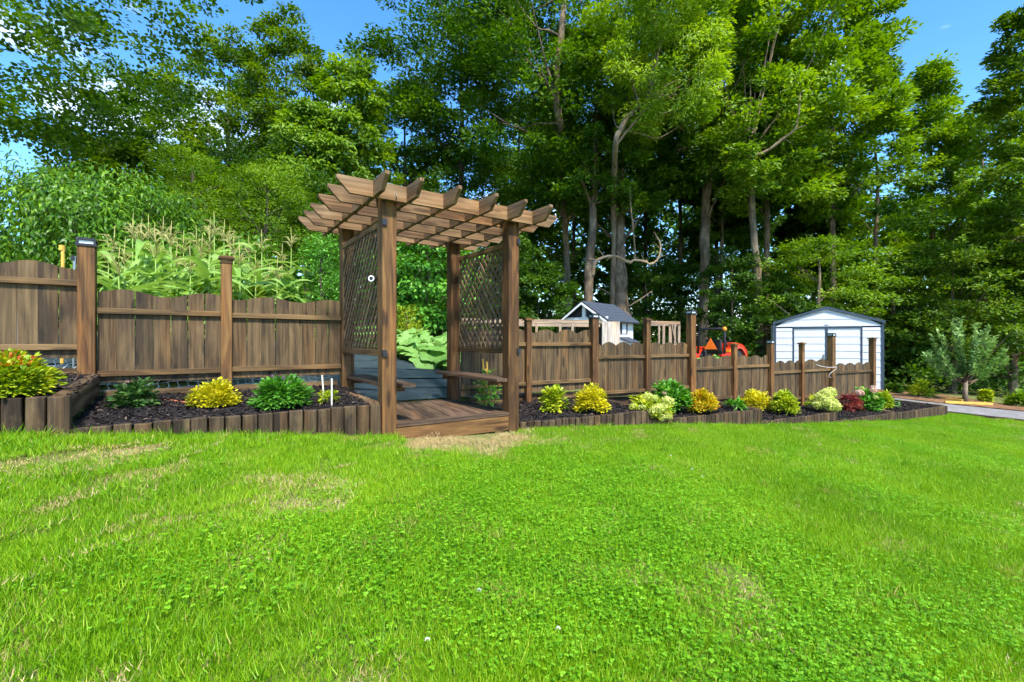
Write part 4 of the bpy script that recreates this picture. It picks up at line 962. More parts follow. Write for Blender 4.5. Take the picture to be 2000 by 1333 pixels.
def squash(x, y, label, group, nl, spread, hgt, zl=None, scale=1.0, name='squash_plant'):
    g = gz1(x, y) if zl is None else zl; e = empty(name, (x, y, g)); tag(e, label, 'squash plant', group)
    mb = MB()
    for k in range(nl):
        a = r.random()*6.28; q = spread*math.sqrt(r.random()); z = hgt*(.35+.65*r.random())*(1-.35*q/spread)
        lx, ly = q*math.cos(a), q*math.sin(a)
        mb.tube([(lx*.25, ly*.25, 0), (lx*.7, ly*.7, z*.6), (lx, ly, z)], [.008, .007, .005], 5, False)
        obj('leaf', SQM[int(r.integers(4))], e, Matrix.Translation((lx, ly, z)) @ Matrix.Rotation(r.normal(0, .35)+.25, 4, 'X') @ Matrix.Rotation(r.normal(0, .3), 4, 'Y') @ Matrix.Rotation(r.random()*6.28, 4, 'Z') @ Matrix.Scale(scale*float(r.uniform(.8, 1.35)), 4))
    mb.build('stems', M['squash'], e)
    return e
for i, (px, d) in enumerate([(655, 9.8), (705, 9.6), (758, 9.3), (800, 9.1), (845, 8.8), (880, 8.6), (690, 10.7), (745, 10.5), (800, 10.3), (855, 10.1), (905, 9.4), (935, 9.6), (730, 11.6), (800, 11.6), (870, 11.2)]):
    p = at(px, 666, d); squash(p.x, p.y, 'broad-leaved squash plant in the plot seen through the arbor', 'squash plants behind the arbor', 22, .55, .42)
p = at(1392, 690, 11.6); squash(p.x, p.y, 'big-leaved squash vine spilling over the right fence near the tractor', None, 30, .5, .36, H-.70, 1.0, 'squash_vine')
p = at(1385, 690, 12.4)
for px, yb, d, wpx, hpx, lb, sd in ((375, 600, 6.2, 60, 40, 'yellow-green leafy plant at the foot of the corn, left of the capped post', 31), (490, 606, 6.8, 70, 48, 'yellow-green leafy plant at the foot of the corn, right of the capped post', 32), (552, 610, 7.0, 70, 62, 'pale green leafy plant among the corn nearest the arbor', 33)):
    shrub('bean_plant', 0, 0, 0, wpx, hpx, G['gold2'] if sd < 33 else G['squash'], lb, 420, .085, T_OVAL, .65, sd, 40, cat='plant', spot=(at(px, yb, d), d))
# ------------------------------------------------------------------ trees
def limb_px(pts, d0):                      # (px, py, radius px, depth shift) -> world points, radii
    return [at(a, b, d0+dd) for a, b, c, dd in pts], [c*(d0+dd)/F for a, b, c, dd in pts]
def tree(name, px, d, top, bot, hwp, mat, label, n=24000, leaf=.17, wr=.55, seed=0, trunk=None, tw=14, lean=0, prof='round', clumps=150, flat=.45, T=T_QUAD, group=None, bark='bark', limbs=5, extra=None, hid=1.0, cat='tree', squash_y=1.0, droop=.15, csf=.74):
    r = np.random.default_rng(seed+100)
    p = at(px, 666, d); g = gz1(p.x, p.y) - .05
    root = empty(name, (p.x, p.y, g)); tag(root, label, cat, group)
    zt = at(px, top, d).z - g; zb = at(px, bot, d).z - g; R = hwp*d/F
    # clump centres through the crown
    h = r.random(clumps)
    if prof == 'round': pr = np.sin(np.pi*(.10 + .84*h))**.6
    elif prof == 'cone': pr = (1.02 - h)**.75*np.minimum(1, .55+h*3)
    else: pr = np.minimum(1, .75+h*.6)*np.where(h > .8, np.sqrt(np.maximum(.05, 1-((h-.8)/.22)**2)), 1)
    a = r.random(clumps)*2*np.pi; q = pr*R*(.25 + .75*np.sqrt(r.random(clumps)))
    lobes = 1 + .18*np.sin(a*3 + seed) + .12*np.sin(a*5+h*7)
    cen = np.stack([q*np.cos(a)*lobes + lean*h*R, q*np.sin(a)*squash_y*lobes, zb + (zt-zb)*h], -1)
    outw = nrm(np.stack([np.cos(a), np.sin(a), .25+.5*h], -1))
    cs = (R*(.15 + .15*r.random(clumps)) + .22)*csf
    pos, X, Z, L, Wd, lv = clump_leaves(r, cen, cs, n//clumps, outw, T, leaf, wr, flat, droop)
    obj('crown', leaf_mesh('crown', T, pos, X, Z, L, Wd, mat, lv), root)
    mb = MB(); rt = tw*d/F/2
    if trunk: 
        pts, rad = limb_px(trunk, d); pts = [q_ - Vector((p.x, p.y, g)) for q_ in pts]
        pts = [Vector((pts[0].x, pts[0].y, -.1))] + pts; rad = [rad[0]*1.12] + rad
    else:
        k = 7; pts = []; rad = []
        wob = r.normal(0, .05, (k, 2))
        for i in range(k):
            t = i/(k-1); pts.append(Vector((lean*R*t*t + wob[i, 0]*t*R*.5, wob[i, 1]*t*R*.5, -.1 + (zb + (zt-zb)*.8)*t))); rad.append(max(.02, rt*(1.15 - .95*t)))
        pts[0].x = pts[0].y = 0
    # smooth the trunk
    jr = random.Random(seed); sp_, sr2 = smooth_path(pts, rad, 4, .07, jr); mb.tube(sp_, sr2, 11)
    sub = np.argsort(r.random(clumps))[:limbs*4]
    for i in sub:
        c = Vector(cen[i]); cand = [(abs(q_.z - (c.z - (Vector((c.x, c.y, 0)).length)*.7)), w_) for w_, q_ in enumerate(pts)]
        w_ = max(1, min(cand)[1]); s_ = pts[w_]; rb = rad[w_]*.42
        m1 = s_.lerp(c, .5) + Vector((0, 0, .12*(c-s_).length*r.normal(0, 1)))
        lp, lr = smooth_path([s_, s_.lerp(m1, .5) + Vector((0, 0, .03)), m1, c], [rb, rb*.8, rb*.55, rb*.15], 3, .25, jr); mb.tube(lp, lr, 6, False)
    mb.build('trunk', M[bark], root)
    if extra:
        for e in extra:
            pe, re = limb_px(e, d); mb = MB(); lp, lr = smooth_path([q_ - Vector((p.x, p.y, g)) for q_ in pe], [w_*.68 for w_ in re], 4, .12, jr); mb.tube(lp, lr, 8)
            for q_ in range(3, len(lp)-2, 3):          # twigs
                t_ = Vector((jr.gauss(0, 1), jr.gauss(0, .5), jr.gauss(.5, .8))).normalized()*jr.uniform(.15, .5)
                mb.tube([lp[q_], lp[q_] + t_*.5 + Vector((0, 0, .02)), lp[q_] + t_], [lr[q_]*.35, lr[q_]*.25, lr[q_]*.08], 5, False)
            mb.build('bare_limb', M['bark' if len(e) < 6 else 'deadwood'], root)
    return root
FG = 'trees at the wood edge'
# left group
tree('woodland_tree', 165, 25, 340, 500, 75, M['forest2'], 'dark woodland tree nearest the left picture edge', 20000, .20, seed=1, group=FG, bark='barkdark')
tree('woodland_tree', 285, 27, 150, 480, 125, M['forest'], 'tall dark tree rising behind the peach tree', 26000, .21, seed=2, group=FG, bark='barkdark')
tree('woodland_tree', 445, 23, 80, 460, 105, M['forest2'], 'tall open-crowned tree above the small twin-stemmed sapling', 18000, .19, seed=3, group=FG, bark='barkdark', clumps=120)
tree('woodland_tree', 560, 26, 48, 470, 100, M['forest2'], 'highest treetop against the blue gap left of the arbor', 22000, .20, seed=4, group=FG, bark='barkdark')
tree('walnut_tree', 685, 20, 128, 470, 84, M['lime'], 'lit yellow-green tree just above the arbor roof, left side', 20000, .20, .4, seed=5, group=FG, bark='barkdark', T=T_LONG, droop=.35)
tree('walnut_tree', 600, 18.5, 215, 480, 80, M['lime'], 'lower yellow-green tree left of the arbor roof', 17000, .18, .4, seed=6, group=FG, bark='barkdark', T=T_LONG, droop=.35)
tree('woodland_tree', 790, 27, 165, 480, 100, M['forest'], 'dark tree behind the arbor roof, below the sky gap', 18000, .2, seed=7, group=FG, bark='barkdark')
tree('woodland_tree', 225, 18, 275, 500, 85, M['forest2'], 'mid-height tree directly above the peach tree', 15000, .17, seed=8, group=FG, bark='barkdark')
tree('twin_stem_sapling', 382, 13.5, 300, 460, 75, M['lime'], 'light green sapling with two pale stems behind the corn', 9000, .085, .38, seed=9, trunk=[(396, 470, 5, 0), (388, 430, 4.5, 0), (378, 390, 4, 0), (376, 330, 2, 0)], tw=8, flat=.3, clumps=80, extra=[[(404, 470, 3, .1), (404, 420, 3, .1), (398, 385, 2, .1)]])
tree('understorey_tree', 520, 13, 330, 520, 110, M['lime'], 'feathery light green young tree behind the corn', 14000, .08, .35, seed=10, bark='barkdark', flat=.3, clumps=110)
tree('understorey_tree', 470, 15.5, 290, 500, 90, M['under'], 'dark green understorey tree behind the feathery young tree', 12000, .11, seed=11, bark='barkdark')
tree('understorey_tree', 625, 14.5, 340, 560, 70, M['under'], 'dark green understorey tree at the arbor roof corner', 10000, .10, seed=12, bark='barkdark')
# overhanging maple at the top left, trunk out of the picture
tree('maple_tree', -230, 11, -330, 165, 520, M['forest'], 'near maple whose leafy boughs hang into the top left corner', 36000, .12, .8, seed=13, clumps=180, flat=.55, csf=.4, limbs=0, T=T_OVAL, tw=60, prof='flat')
# centre and right: big trees of the wood
tree('oak_tree', 1060, 22, -150, 400, 190, M['forest'], 'big dark tree over the arbor with a pale crooked upper stem', 44000, .185, seed=14, clumps=230,
     trunk=[(1107, 640, 7.5, 0), (1107, 520, 6.5, 0), (1104, 440, 6, 0), (1098, 300, 6, -1.5), (1094, 240, 7, -3.2), (1084, 190, 7, -3.6), (1088, 130, 6.5, -3.6), (1096, 70, 6, -3.4), (1102, -10, 5, -3)], limbs=6)
tree('oak_tree', 900, 24, -130, 330, 160, M['forest'], 'dark tree above the arbor roof with sky gap below its bough', 34000, .19, seed=15, clumps=190, bark='barkdark')
tree('forked_tree', 1152, 20, 60, 390, 110, M['forest'], 'pale forked trunk with a bare twisted limb behind the coop', 15000, .17, seed=16, clumps=100,
     trunk=[(1149, 640, 9.5, 0), (1149, 560, 9, 0), (1152, 500, 8.5, 0), (1158, 440, 8, 0), (1157, 400, 7, 0), (1162, 370, 6, 0), (1166, 250, 3, 0)],
     extra=[[(1157, 540, 5.5, -.1), (1162, 515, 5, -.3), (1175, 504, 4.5, -.4), (1198, 500, 4, -.5), (1215, 506, 4.2, -.5), (1230, 513, 4.2, -.5), (1239, 508, 3.5, -.5), (1262, 511, 3, -.5), (1268, 516, 3, -.5), (1280, 511, 3, -.5), (1288, 498, 2.6, -.5), (1289, 475, 2.4, -.5), (1277, 453, 1.2, -.5)],
            [(1239, 508, 3, -.5), (1240, 485, 2.8, -.5), (1236, 440, 2.4, -.5), (1232, 400, 2.2, -.5), (1230, 362, 1.6, -.5)],
            [(1155, 400, 5, 0), (1145, 375, 5, 0), (1136, 350, 3, 0)]])
tree('thick_tree', 1212, 21, 180, 420, 110, M['forest'], 'thickest pale trunk standing right behind the coop', 14000, .17, seed=17, clumps=90,
     trunk=[(1216, 645, 18, 0), (1213, 590, 15.5, 0), (1211, 540, 13, 0), (1211, 480, 11, 0), (1211, 420, 9, 0), (1214, 300, 5, 0)],
     extra=[[(1226, 600, 2.4, -.4), (1250, 585, 2, -.6), (1274, 568, 1, -.8)], [(1199, 582, 3, -.3), (1180, 567, 2.4, -.5), (1163, 562, 1.2, -.6)]])
tree('willow_oak', 1300, 17.5, -110, 255, 118, M['bright'], 'sunlit yellow-green tree crown with narrow leaves at top centre', 38000, .15, .30, seed=18, clumps=150, T=T_LONG, droop=.2, flat=.6,
     trunk=[(1196, 640, 5, 3.5), (1199, 420, 5, 3.0), (1202, 285, 5.5, 0), (1212, 255, 5.5, 0), (1226, 228, 5.5, 0), (1250, 210, 5, 0), (1268, 185, 4, 0), (1290, 80, 2, 0)],
     extra=[[(1244, 213, 4.5, -.2), (1270, 196, 4, -.4), (1300, 188, 3.4, -.6), (1322, 184, 1.4, -.8)], [(1262, 203, 4, -.3), (1266, 180, 3.4, -.4), (1268, 160, 2.6, -.5), (1262, 140, 1.5, -.5)]])
tree('tulip_tree', 1377, 21, -150, 375, 120, M['forest'], 'straight pale trunk behind the tractor reaching into dark foliage', 26000, .18, seed=19, clumps=150,
     trunk=[(1373, 650, 10, 0), (1375, 560, 9.3, 0), (1378, 440, 9, 0), (1381, 340, 8, 0), (1382, 260, 7, 0), (1392, 150, 4, 0)])
tree('woodland_tree', 1328, 26, 150, 400, 90, M['under'], 'slender trunk between the thick tree and the straight tree', 9000, .18, seed=20, group=FG, tw=12, clumps=70, bark='bark')
tree('woodland_tree', 1408, 23, 250, 470, 60, M['forest'], 'thin pale trunk right beside the tractor beacon', 7000, .17, seed=21, group=FG, tw=9, clumps=50)
tree('maple_tree', 1500, 19.5, -140, 400, 150, M['lime'], 'broad fresh green crown over paired trunks, upper right of centre', 40000, .175, .6, seed=22, clumps=210,
     trunk=[(1484, 640, 8, 0), (1478, 520, 7, 0), (1470, 430, 6.5, 0), (1465, 300, 4, 0)], extra=[[(1452, 304, 4, -1.5), (1480, 302, 4.5, -1.6), (1505, 290, 4.5, -1.8), (1530, 270, 4, -2), (1556, 245, 3, -2.2), (1563, 180, 2, -2.2)]])
tree('maple_tree', 1496, 21.5, 40, 400, 90, M['forest'], 'second trunk of the close pair left of the shed', 14000, .17, seed=23, tw=15, clumps=90)
tree('tulip_tree', 1625, 21, -70, 430, 105, M['lime'], 'tall light green tree above the shed, left of the sky gap', 28000, .18, .6, seed=24, clumps=150, tw=14)
tree('tulip_tree', 1712, 22, 60, 600, 115, M['lime'], 'slim trunked tree with open see-through crown right of the shed', 21000, .17, .6, seed=25, clumps=120, prof='cone', tw=11)
tree('maple_tree', 1820, 24, 130, 640, 115, M['lime'], 'light green tree stepping down to the right sky gap', 27000, .19, .6, seed=26, clumps=170, prof='cone')
tree('maple_tree', 1920, 22, 215, 660, 110, M['lime'], 'lit layered tree low in the right sky gap', 24000, .175, .6, seed=27, clumps=150)
tree('maple_tree', 2020, 16, 20, 560, 92, M['forest2'], 'dark leafy tree cut by the right picture edge', 24000, .15, .6, seed=28, clumps=150)
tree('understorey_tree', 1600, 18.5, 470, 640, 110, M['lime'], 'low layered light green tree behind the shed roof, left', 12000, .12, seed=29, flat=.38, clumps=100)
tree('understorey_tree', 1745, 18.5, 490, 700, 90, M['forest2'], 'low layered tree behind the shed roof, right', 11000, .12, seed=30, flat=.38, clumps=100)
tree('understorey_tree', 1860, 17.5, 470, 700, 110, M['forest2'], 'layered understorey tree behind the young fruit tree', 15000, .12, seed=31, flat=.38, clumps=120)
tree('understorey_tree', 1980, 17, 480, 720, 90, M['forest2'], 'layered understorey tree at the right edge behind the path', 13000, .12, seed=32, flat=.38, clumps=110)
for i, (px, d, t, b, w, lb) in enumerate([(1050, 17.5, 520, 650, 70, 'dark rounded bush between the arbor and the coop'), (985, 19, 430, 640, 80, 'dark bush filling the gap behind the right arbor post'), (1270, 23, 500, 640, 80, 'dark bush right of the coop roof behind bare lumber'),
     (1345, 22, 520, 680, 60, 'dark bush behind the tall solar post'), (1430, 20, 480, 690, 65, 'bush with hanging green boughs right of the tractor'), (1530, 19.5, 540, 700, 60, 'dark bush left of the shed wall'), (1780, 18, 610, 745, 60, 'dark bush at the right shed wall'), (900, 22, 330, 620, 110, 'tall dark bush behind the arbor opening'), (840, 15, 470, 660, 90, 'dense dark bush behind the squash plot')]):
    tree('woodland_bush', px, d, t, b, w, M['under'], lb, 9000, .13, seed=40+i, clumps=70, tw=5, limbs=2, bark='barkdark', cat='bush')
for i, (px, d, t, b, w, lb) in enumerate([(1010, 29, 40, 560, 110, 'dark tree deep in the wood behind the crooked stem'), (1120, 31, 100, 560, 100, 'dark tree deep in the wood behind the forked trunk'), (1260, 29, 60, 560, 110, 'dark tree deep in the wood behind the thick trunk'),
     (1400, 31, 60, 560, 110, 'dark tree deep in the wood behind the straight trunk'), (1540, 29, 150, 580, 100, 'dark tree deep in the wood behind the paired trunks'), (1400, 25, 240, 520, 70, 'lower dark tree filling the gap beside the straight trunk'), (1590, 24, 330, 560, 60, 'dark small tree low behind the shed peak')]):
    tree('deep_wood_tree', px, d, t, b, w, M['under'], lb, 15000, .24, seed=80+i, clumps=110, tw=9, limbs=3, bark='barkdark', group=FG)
# leafy hazel seen through the arbor, and the golden conifer
tree('hazel_bush', 835, 12.2, 455, 640, 95, M['green'], 'broad-leaved hazel bush framed by the arbor opening', 5200, .13, .6, seed=60, clumps=90, T=T_OVAL, droop=.4, tw=5, cat='bush', bark='barkdark')
tree('hazel_bush', 730, 12.8, 500, 640, 70, M['green'], 'broad-leaved bush seen through the left lattice', 3200, .13, .6, seed=61, clumps=60, T=T_OVAL, droop=.4, tw=5, cat='bush', bark='barkdark')
tree('golden_shrub', 795, 11.2, 600, 650, 24, M['gold2'], 'small golden shrub at the back of the squash plot', 1500, .05, .3, seed=62, clumps=40, tw=3, cat='shrub', bark='barkdark')
tree('blueberry_bush', 628, 7.6, 462, 640, 44, M['green'], 'upright green bush between the corn and the arbor', 3600, .055, .4, seed=63, clumps=80, tw=4, T=T_OVAL, cat='bush', bark='barkdark', flat=.9)
tree('peach_tree', 150, 8.6, 350, 575, 185, M['peach'], 'bushy peach tree with drooping leaves behind the left fence', 15000, .125, .24, seed=64, clumps=230, T=T_LONG, droop=.75, flat=.8, tw=16, bark='barkdark')
tree('peach_tree', 330, 9.6, 400, 580, 95, M['peach'], 'smaller peach tree partly hidden by the corn', 6500, .12, .24, seed=65, clumps=110, T=T_LONG, droop=.75, flat=.8, tw=10, bark='barkdark')
tree('peach_tree', 480, 9.8, 470, 600, 80, M['peach'], 'low leafy peach tree behind the capped fence post', 4500, .12, .24, seed=66, clumps=80, T=T_LONG, droop=.75, flat=.8, tw=8, bark='barkdark')
for i, (px, py, w, h, m_, lb) in enumerate([(1802, 775, 46, 36, 'gold2', 'yellow-green wild bush at the mulch edge right of the shed'), (1925, 786, 16, 26, 'gold2', 'tiny sapling on the mulch bank right of the fruit tree'), (1990, 795, 40, 32, 'lime', 'small green bush on the mulch bank at the right edge'), (1745, 768, 26, 22, 'under', 'low dark plant at the shed corner')]):
    q = hit(px, py); shrub('wild_bush', 0, 0, 0, w, h, M[m_], lb, 360, .09, T_OVAL, .5, 70+i, 34, spot=(q, q.y))
# young fruit tree with upright shoots
q = hit(1885, 786); d = q.y; yt = empty('young_fruit_tree', q); tag(yt, 'young silvery-green fruit tree with upright shoots by the path', 'tree')
r = np.random.default_rng(77); mb = MB(); s_ = d/F
mb.tube([(0, 0, -.05), (.0, 0, 20*s_), (.01, 0, 42*s_)], [5*s_, 4*s_, 3.6*s_], 8); mb.build('trunk', M['bark'], yt)
ps, xs_, zs_, ls_ = [], [], [], []; mb = MB()
for k in range(30):
    a = r.random()*6.28; fx = (-1 + 2*k/29); tipx = fx*80*s_ ; tipz = (165 - 62*abs(fx)**1.6)*s_*(.78+.24*r.random()); tipy = r.uniform(-.55, .55)*(1.1-abs(fx))
    p0 = Vector((0, 0, (30+14*r.random())*s_)); p3 = Vector((tipx, tipy, tipz)); p1 = p0.lerp(p3, .45) + Vector((tipx*.22, tipy*.2, -.10)); 
    pts = [p0.lerp(p1, t).lerp(p1.lerp(p3, t), t) for t in [j/8 for j in range(9)]]
    mb.tube(pts, [.016*(1-.85*j/8) for j in range(9)], 5)
    for j in range(120):
        t = .22 + .78*r.random(); f = t*8; i0 = min(7, int(f)); b = pts[i0].lerp(pts[i0+1], f-i0); tan = (pts[i0+1]-pts[i0]).normalized()
        o = Vector(r.normal(size=3)); o = (o - tan*o.dot(tan)).normalized()
        ps.append(b); xs_.append(o*.9 + tan*.7); zs_.append(tan*.9 - o*.4 + Vector((0, 0, .4))); ls_.append(.13*(.7+.6*r.random()))
mb.build('shoots', M['bark'], yt)
ps, xs_, zs_, ls_ = map(np.array, (ps, xs_, zs_, ls_))
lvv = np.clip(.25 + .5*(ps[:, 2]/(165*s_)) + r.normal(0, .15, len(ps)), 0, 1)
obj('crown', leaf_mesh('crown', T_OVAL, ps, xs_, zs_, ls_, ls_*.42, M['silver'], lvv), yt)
for i, (a, b, lb) in enumerate([((1838, 781), (1880, 786), 'orange-brown plank on the mulch left of the fruit tree trunk'), ((1845, 789), (1938, 793), 'longer orange-brown plank lying in front of the fruit tree')]):
    p, q2 = hit(*a), hit(*b); e = empty('wood_plank', p); tag(e, lb, 'plank')
    board('timber', (0, 0, .05), q2 - p + Vector((0, 0, .05)), (0, 0, 1), .07, .05, M['stake'], e)
# dark wood closing off the view far behind
def far_wood():
    r = np.random.default_rng(9); n = 2300; x = r.uniform(-62, 75, n); dd = r.uniform(33, 50, n)
    pxx = 1000 + F*x/dd
    topy = np.interp(pxx, [-200, 60, 180, 400, 700, 860, 920, 1000, 1300, 1600, 1700, 1900, 2200], [480, 470, 330, 260, 260, 330, 340, 240, 220, 260, 380, 330, 300])
    g = gz(x, np.minimum(dd, 38)); top = H + (666-topy)*dd/F - g
    z = g + r.random(n)**2.0*top*(.85+.2*np.sin(x*.7))
    cen = np.stack([x, dd, z], -1); ow = nrm(np.stack([-x*0, -np.ones(n), np.full(n, .5)], -1))
    pos, X, Z, L, Wd, lv = clump_leaves(r, cen, r.uniform(1.1, 2.3, n), 95, ow, T_QUAD, .58, .65, .65)
    return tag(obj('distant_wood', leaf_mesh('distant_wood', T_QUAD, pos, X, Z, L, Wd, M['forest'], lv)), 'dense dark wood far behind the trees', 'wood', kind='stuff')
far_wood()
def floor_cover():
    r = np.random.default_rng(19); n = 700
    x = r.uniform(-16, 26, n); y = r.uniform(16.5, 34, n); z = gz(x, y) + r.random(n)*.9
    ow = np.tile(np.array([[0, -.5, 1.]]), (n, 1))
    pos, X, Z, L, Wd, lv = clump_leaves(r, np.stack([x, y, z], -1), r.uniform(.5, 1.1, n), 60, ow, T_QUAD, .2, .6, .6)
    return tag(obj('woodland_undergrowth', leaf_mesh('woodland_undergrowth', T_QUAD, pos, X, Z, L, Wd, M['under'], lv)), 'low green undergrowth on the woodland floor', 'undergrowth', kind='stuff')
floor_cover()

# ------------------------------------------------------------------ lawn: tufts, clover and dry patches
def patch(kind, seed):
    r = np.random.default_rng(seed); Rp = .17
    if kind == 'clover':
        n = 85; q = Rp*np.sqrt(r.random(n)); a = r.random(n)*6.28; c = np.stack([q*np.cos(a), q*np.sin(a), r.uniform(.018, .05, n)], -1)
        c3 = np.repeat(c, 3, 0); az_ = np.repeat(r.random(n)*6.28, 3) + np.tile([0, 2.09, 4.19], n)
        X = np.stack([np.cos(az_), np.sin(az_), r.normal(.05, .15, 3*n)], -1); Z = nrm(np.repeat(r.normal(0, .28, (n, 3)), 3, 0) + np.array([0, 0, 1.]))
        L = np.repeat(r.uniform(.006, .011, n), 3); V1, F1, k1 = stamp(T_OVAL, c3, X, Z, L, L*.95); lv1 = np.repeat(np.repeat(r.random(n)*.7+.1, 3), k1)
        nb = 240
    else: V1 = np.zeros((0, 3)); F1 = np.zeros((0, 3), int); lv1 = np.zeros(0); nb = {'grass': 470, 'dry': 260, 'tuft': 46}[kind]
    q = Rp*np.sqrt(r.random(nb))*(.25 if kind == 'tuft' else 1); a = r.random(nb)*6.28
    pos = np.stack([q*np.cos(a), q*np.sin(a), np.zeros(nb)], -1)
    ln_ = {'grass': .6, 'dry': 1.0, 'tuft': .9, 'clover': .6}[kind]
    h_ = {'grass': (.022, .050), 'dry': (.014, .030), 'tuft': (.05, .11), 'clover': (.03, .06)}[kind]
    X = nrm(np.stack([r.normal(0, ln_, nb), r.normal(0, ln_, nb), np.full(nb, .8)], -1))
    if kind == 'tuft': X = nrm(np.stack([np.cos(a)*r.uniform(.4, 1.5, nb), np.sin(a)*r.uniform(.4, 1.5, nb), np.full(nb, .8)], -1))
    Z = -nrm(np.stack([X[:, 0], X[:, 1], np.full(nb, -.3)], -1) + r.normal(0, .3, (nb, 3)))
    L = r.uniform(*h_, nb); wd = r.uniform(.0017, .0032, nb)*(1.7 if kind == 'tuft' else 1)
    V2, F2, k2 = stamp(T_BLADE, pos, X, Z, L, wd)
    lv2 = np.repeat(np.clip(r.normal(.45, .2, nb) + (.0 if kind != 'tuft' else -.05), 0, 1), k2)
    me = mesh_np('lawn_' + kind, np.r_[V1, V2], np.r_[F1, F2 + len(V1)], M['clover' if kind == 'clover' else 'drygrass' if kind == 'dry' else 'grass'], np.r_[lv1, lv2])
    if kind == 'clover':
        me.materials.append(M['grass']); mi = np.r_[np.zeros(len(F1), int), np.ones(len(F2), int)]; me.polygons.foreach_set('material_index', mi.astype(np.int32))
    return me
pc = bpy.data.collections.new('lawn_patches'); kinds = ['clover']*3 + ['dry']*2 + ['grass']*4 + ['tuft']*2
for i, k in enumerate(kinds):
    o = bpy.data.objects.new('patch_%02d' % i, patch(k, 200+i)); pc.objects.link(o)
rg = np.random.default_rng(55)
def vnoise(x, y, s, sd):
    g = np.random.default_rng(sd).random((64, 64)); u = (x*s) % 64; v = (y*s) % 64; i = u.astype(int); j = v.astype(int); a = u-i; b = v-j; a = a*a*(3-2*a); b = b*b*(3-2*b)
    return (g[i % 64, j % 64]*(1-a)*(1-b) + g[(i+1) % 64, j % 64]*a*(1-b) + g[i % 64, (j+1) % 64]*(1-a)*b + g[(i+1) % 64, (j+1) % 64]*a*b)
NP = 46000
x = rg.uniform(-6.5, 17, NP); y = rg.uniform(.9, 13, NP)
inview = (np.abs(x) < 1.16*y + .8)
sl_ = (x-FL.x)*NL.x + (y-FL.y)*NL.y; sr_ = (x-R0.x)*NR.x + (y-R0.y)*NR.y; al = (x-FL.x)*EL.x + (y-FL.y)*EL.y; arr = (x-R0.x)*ER.x + (y-R0.y)*ER.y
pfy = np.interp(x, [p[0] for p in PATH_F[2:]], [p[1] for p in PATH_F[2:]])
ok = inview & np.where(al < AW, sl_ < -.10, True) & np.where((al >= AW) & (arr < R_END), sr_ < -.03, True) & np.where(arr >= R_END, y < pfy-.05, True)
x, y = x[ok], y[ok]; n = len(x); al = al[ok]; sl_ = sl_[ok]
n1 = vnoise(x+50, y+50, .9, 1)*.6 + vnoise(x+50, y+50, 2.6, 2)*.4; n2 = vnoise(x+50, y+50, 1.6, 3)*.55 + vnoise(x+50, y+50, 4.5, 4)*.45
# clover lies in the middle of the lawn, in front of the arbor; dry spots to the left and by the step
mid = np.exp(-((x-.5)/2.0)**2 - ((y-3.0)/1.4)**2)
pcl = n1 + .32*mid - .10*np.clip(-x/3, 0, 1)
step = np.exp(-((al-.85)/.95)**2 - ((sl_+.30)/.30)**2)
dryv = n2 + .16*np.clip((-x-.2)/2.5, 0, 1) + .75*step
u = rg.random(n)
idx = np.where(dryv + .45*(rg.random(n)-.5) > .77, rg.integers(3, 5, n), np.where(pcl + .55*(u-.5) > .78, rg.integers(0, 3, n), rg.integers(5, 9, n)))
tu = (vnoise(x+50, y+50, 1.1, 9) > .62) & (rg.random(n) < .06); idx = np.where(tu & (step < .3), rg.integers(9, 11, n), idx)
idx = np.where((step > .22) & (rg.random(n) < .25 + step), rg.integers(3, 5, n), idx)
keep = ~((step > .35) & (rg.random(n) < .35*step)); keep &= ~((dryv > .86) & (rg.random(n) < .35))
x, y, idx = x[keep], y[keep], idx[keep]
# a fringe of longer grass against the timber edging
ne = 330; te = rg.uniform(-4.5, -.1, ne); e1 = np.stack([FL.x + EL.x*te - NL.x*.13, FL.y + EL.y*te - NL.y*.13], -1); te = rg.uniform(SEC_R[0][0], R_END, ne*2); e2 = np.stack([R0.x + ER.x*te - NR.x*.05, R0.y + ER.y*te - NR.y*.05], -1)
ee = np.r_[e1, e2] + rg.normal(0, .02, (ne*3, 2)); x = np.r_[x, ee[:, 0]]; y = np.r_[y, ee[:, 1]]; idx = np.r_[idx, np.where(rg.random(ne*3) < .12, rg.integers(9, 11, ne*3), np.where(rg.random(ne*3) < .15, 3, rg.integers(5, 9, ne*3)))]
n = len(x)
z = gz(x, y) - .004
me = bpy.data.meshes.new('lawn_grass'); me.vertices.add(n); me.vertices.foreach_set('co', np.stack([x, y, z], -1).astype(np.float32).ravel())
a = me.attributes.new('pick', 'INT', 'POINT'); a.data.foreach_set('value', idx.astype(np.int32))
rot = np.stack([rg.normal(0, .08, n), rg.normal(0, .08, n), rg.random(n)*6.283], -1).astype(np.float32)
a = me.attributes.new('turn', 'FLOAT_VECTOR', 'POINT'); a.data.foreach_set('vector', rot.ravel())
a = me.attributes.new('size', 'FLOAT', 'POINT'); a.data.foreach_set('value', rg.uniform(.85, 1.35, n).astype(np.float32))
me.materials.append(M['grass'])
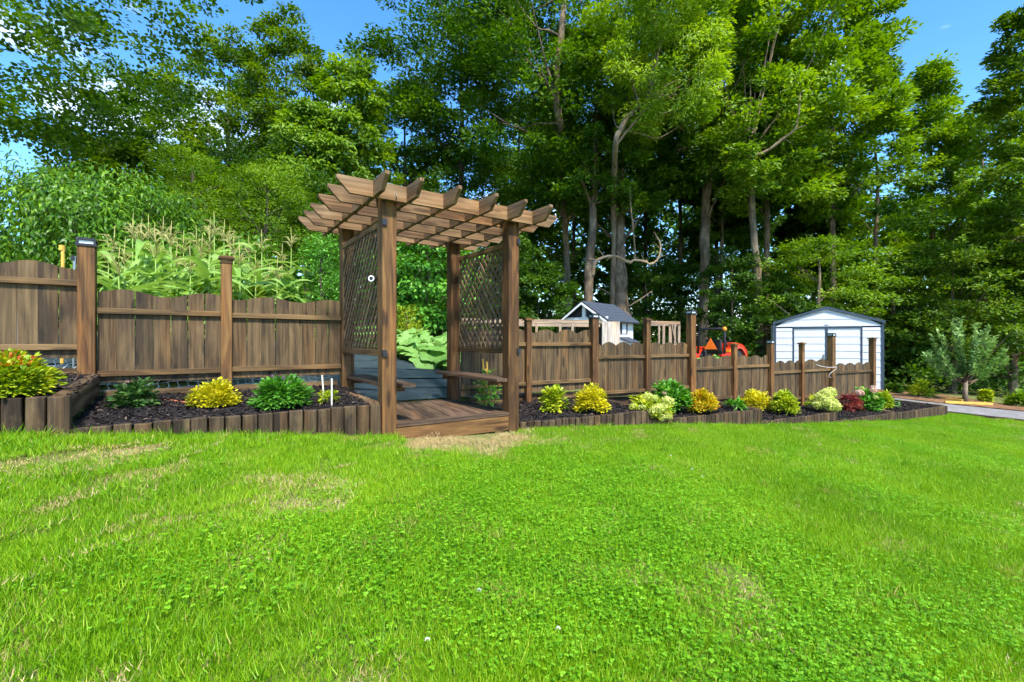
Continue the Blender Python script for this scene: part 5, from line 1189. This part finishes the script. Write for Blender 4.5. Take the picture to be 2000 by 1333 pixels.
go = tag(obj('lawn_grass', me), 'bright green mown lawn with clover and dry spots', 'grass', kind='stuff')
ng = bpy.data.node_groups.new('lawn_scatter', 'GeometryNodeTree'); ng.interface.new_socket('Geometry', in_out='INPUT', socket_type='NodeSocketGeometry'); ng.interface.new_socket('Geometry', in_out='OUTPUT', socket_type='NodeSocketGeometry')
gi = ng.nodes.new('NodeGroupInput'); gout = ng.nodes.new('NodeGroupOutput'); ip = ng.nodes.new('GeometryNodeInstanceOnPoints'); ci = ng.nodes.new('GeometryNodeCollectionInfo')
ci.inputs['Collection'].default_value = pc; ci.inputs['Separate Children'].default_value = True; ci.inputs['Reset Children'].default_value = True; ip.inputs['Pick Instance'].default_value = True
def na(nm, ty):
    k = ng.nodes.new('GeometryNodeInputNamedAttribute'); k.data_type = ty; k.inputs['Name'].default_value = nm; return k.outputs[0]
e2r = ng.nodes.new('FunctionNodeEulerToRotation')
ng.links.new(na('turn', 'FLOAT_VECTOR'), e2r.inputs[0]); ng.links.new(gi.outputs[0], ip.inputs['Points']); ng.links.new(ci.outputs[0], ip.inputs['Instance'])
ng.links.new(na('pick', 'INT'), ip.inputs['Instance Index']); ng.links.new(e2r.outputs[0], ip.inputs['Rotation']); ng.links.new(na('size', 'FLOAT'), ip.inputs['Scale']); ng.links.new(ip.outputs[0], gout.inputs[0])
md = go.modifiers.new('scatter', 'NODES'); md.node_group = ng
# a few white clover blossoms
for i, (px, py) in enumerate([(835, 1290), (936, 1188), (1090, 1274), (1352, 930), (1372, 946), (1310, 903)]):
    q = hit(px, py); e = empty('clover_flower', q); tag(e, 'small white clover blossom in the lawn', 'flower', 'white clover blossoms in the lawn')
    rr = np.random.default_rng(i); k = 46; dd = rdir(rr, k); dd[:, 2] = np.abs(dd[:, 2])*1.2 - .2
    obj('blossom', leaf_mesh('blossom', T_QUAD, dd*.006 + np.array([0, 0, .06]), dd + np.array([0, 0, .3]), rdir(rr, k), .005, .003, M['rope'], np.full(k, .5)), e)
    MB().tube([(0, 0, 0), (.002, 0, .055)], .0012, 5).build('stem', M['clover'], e)
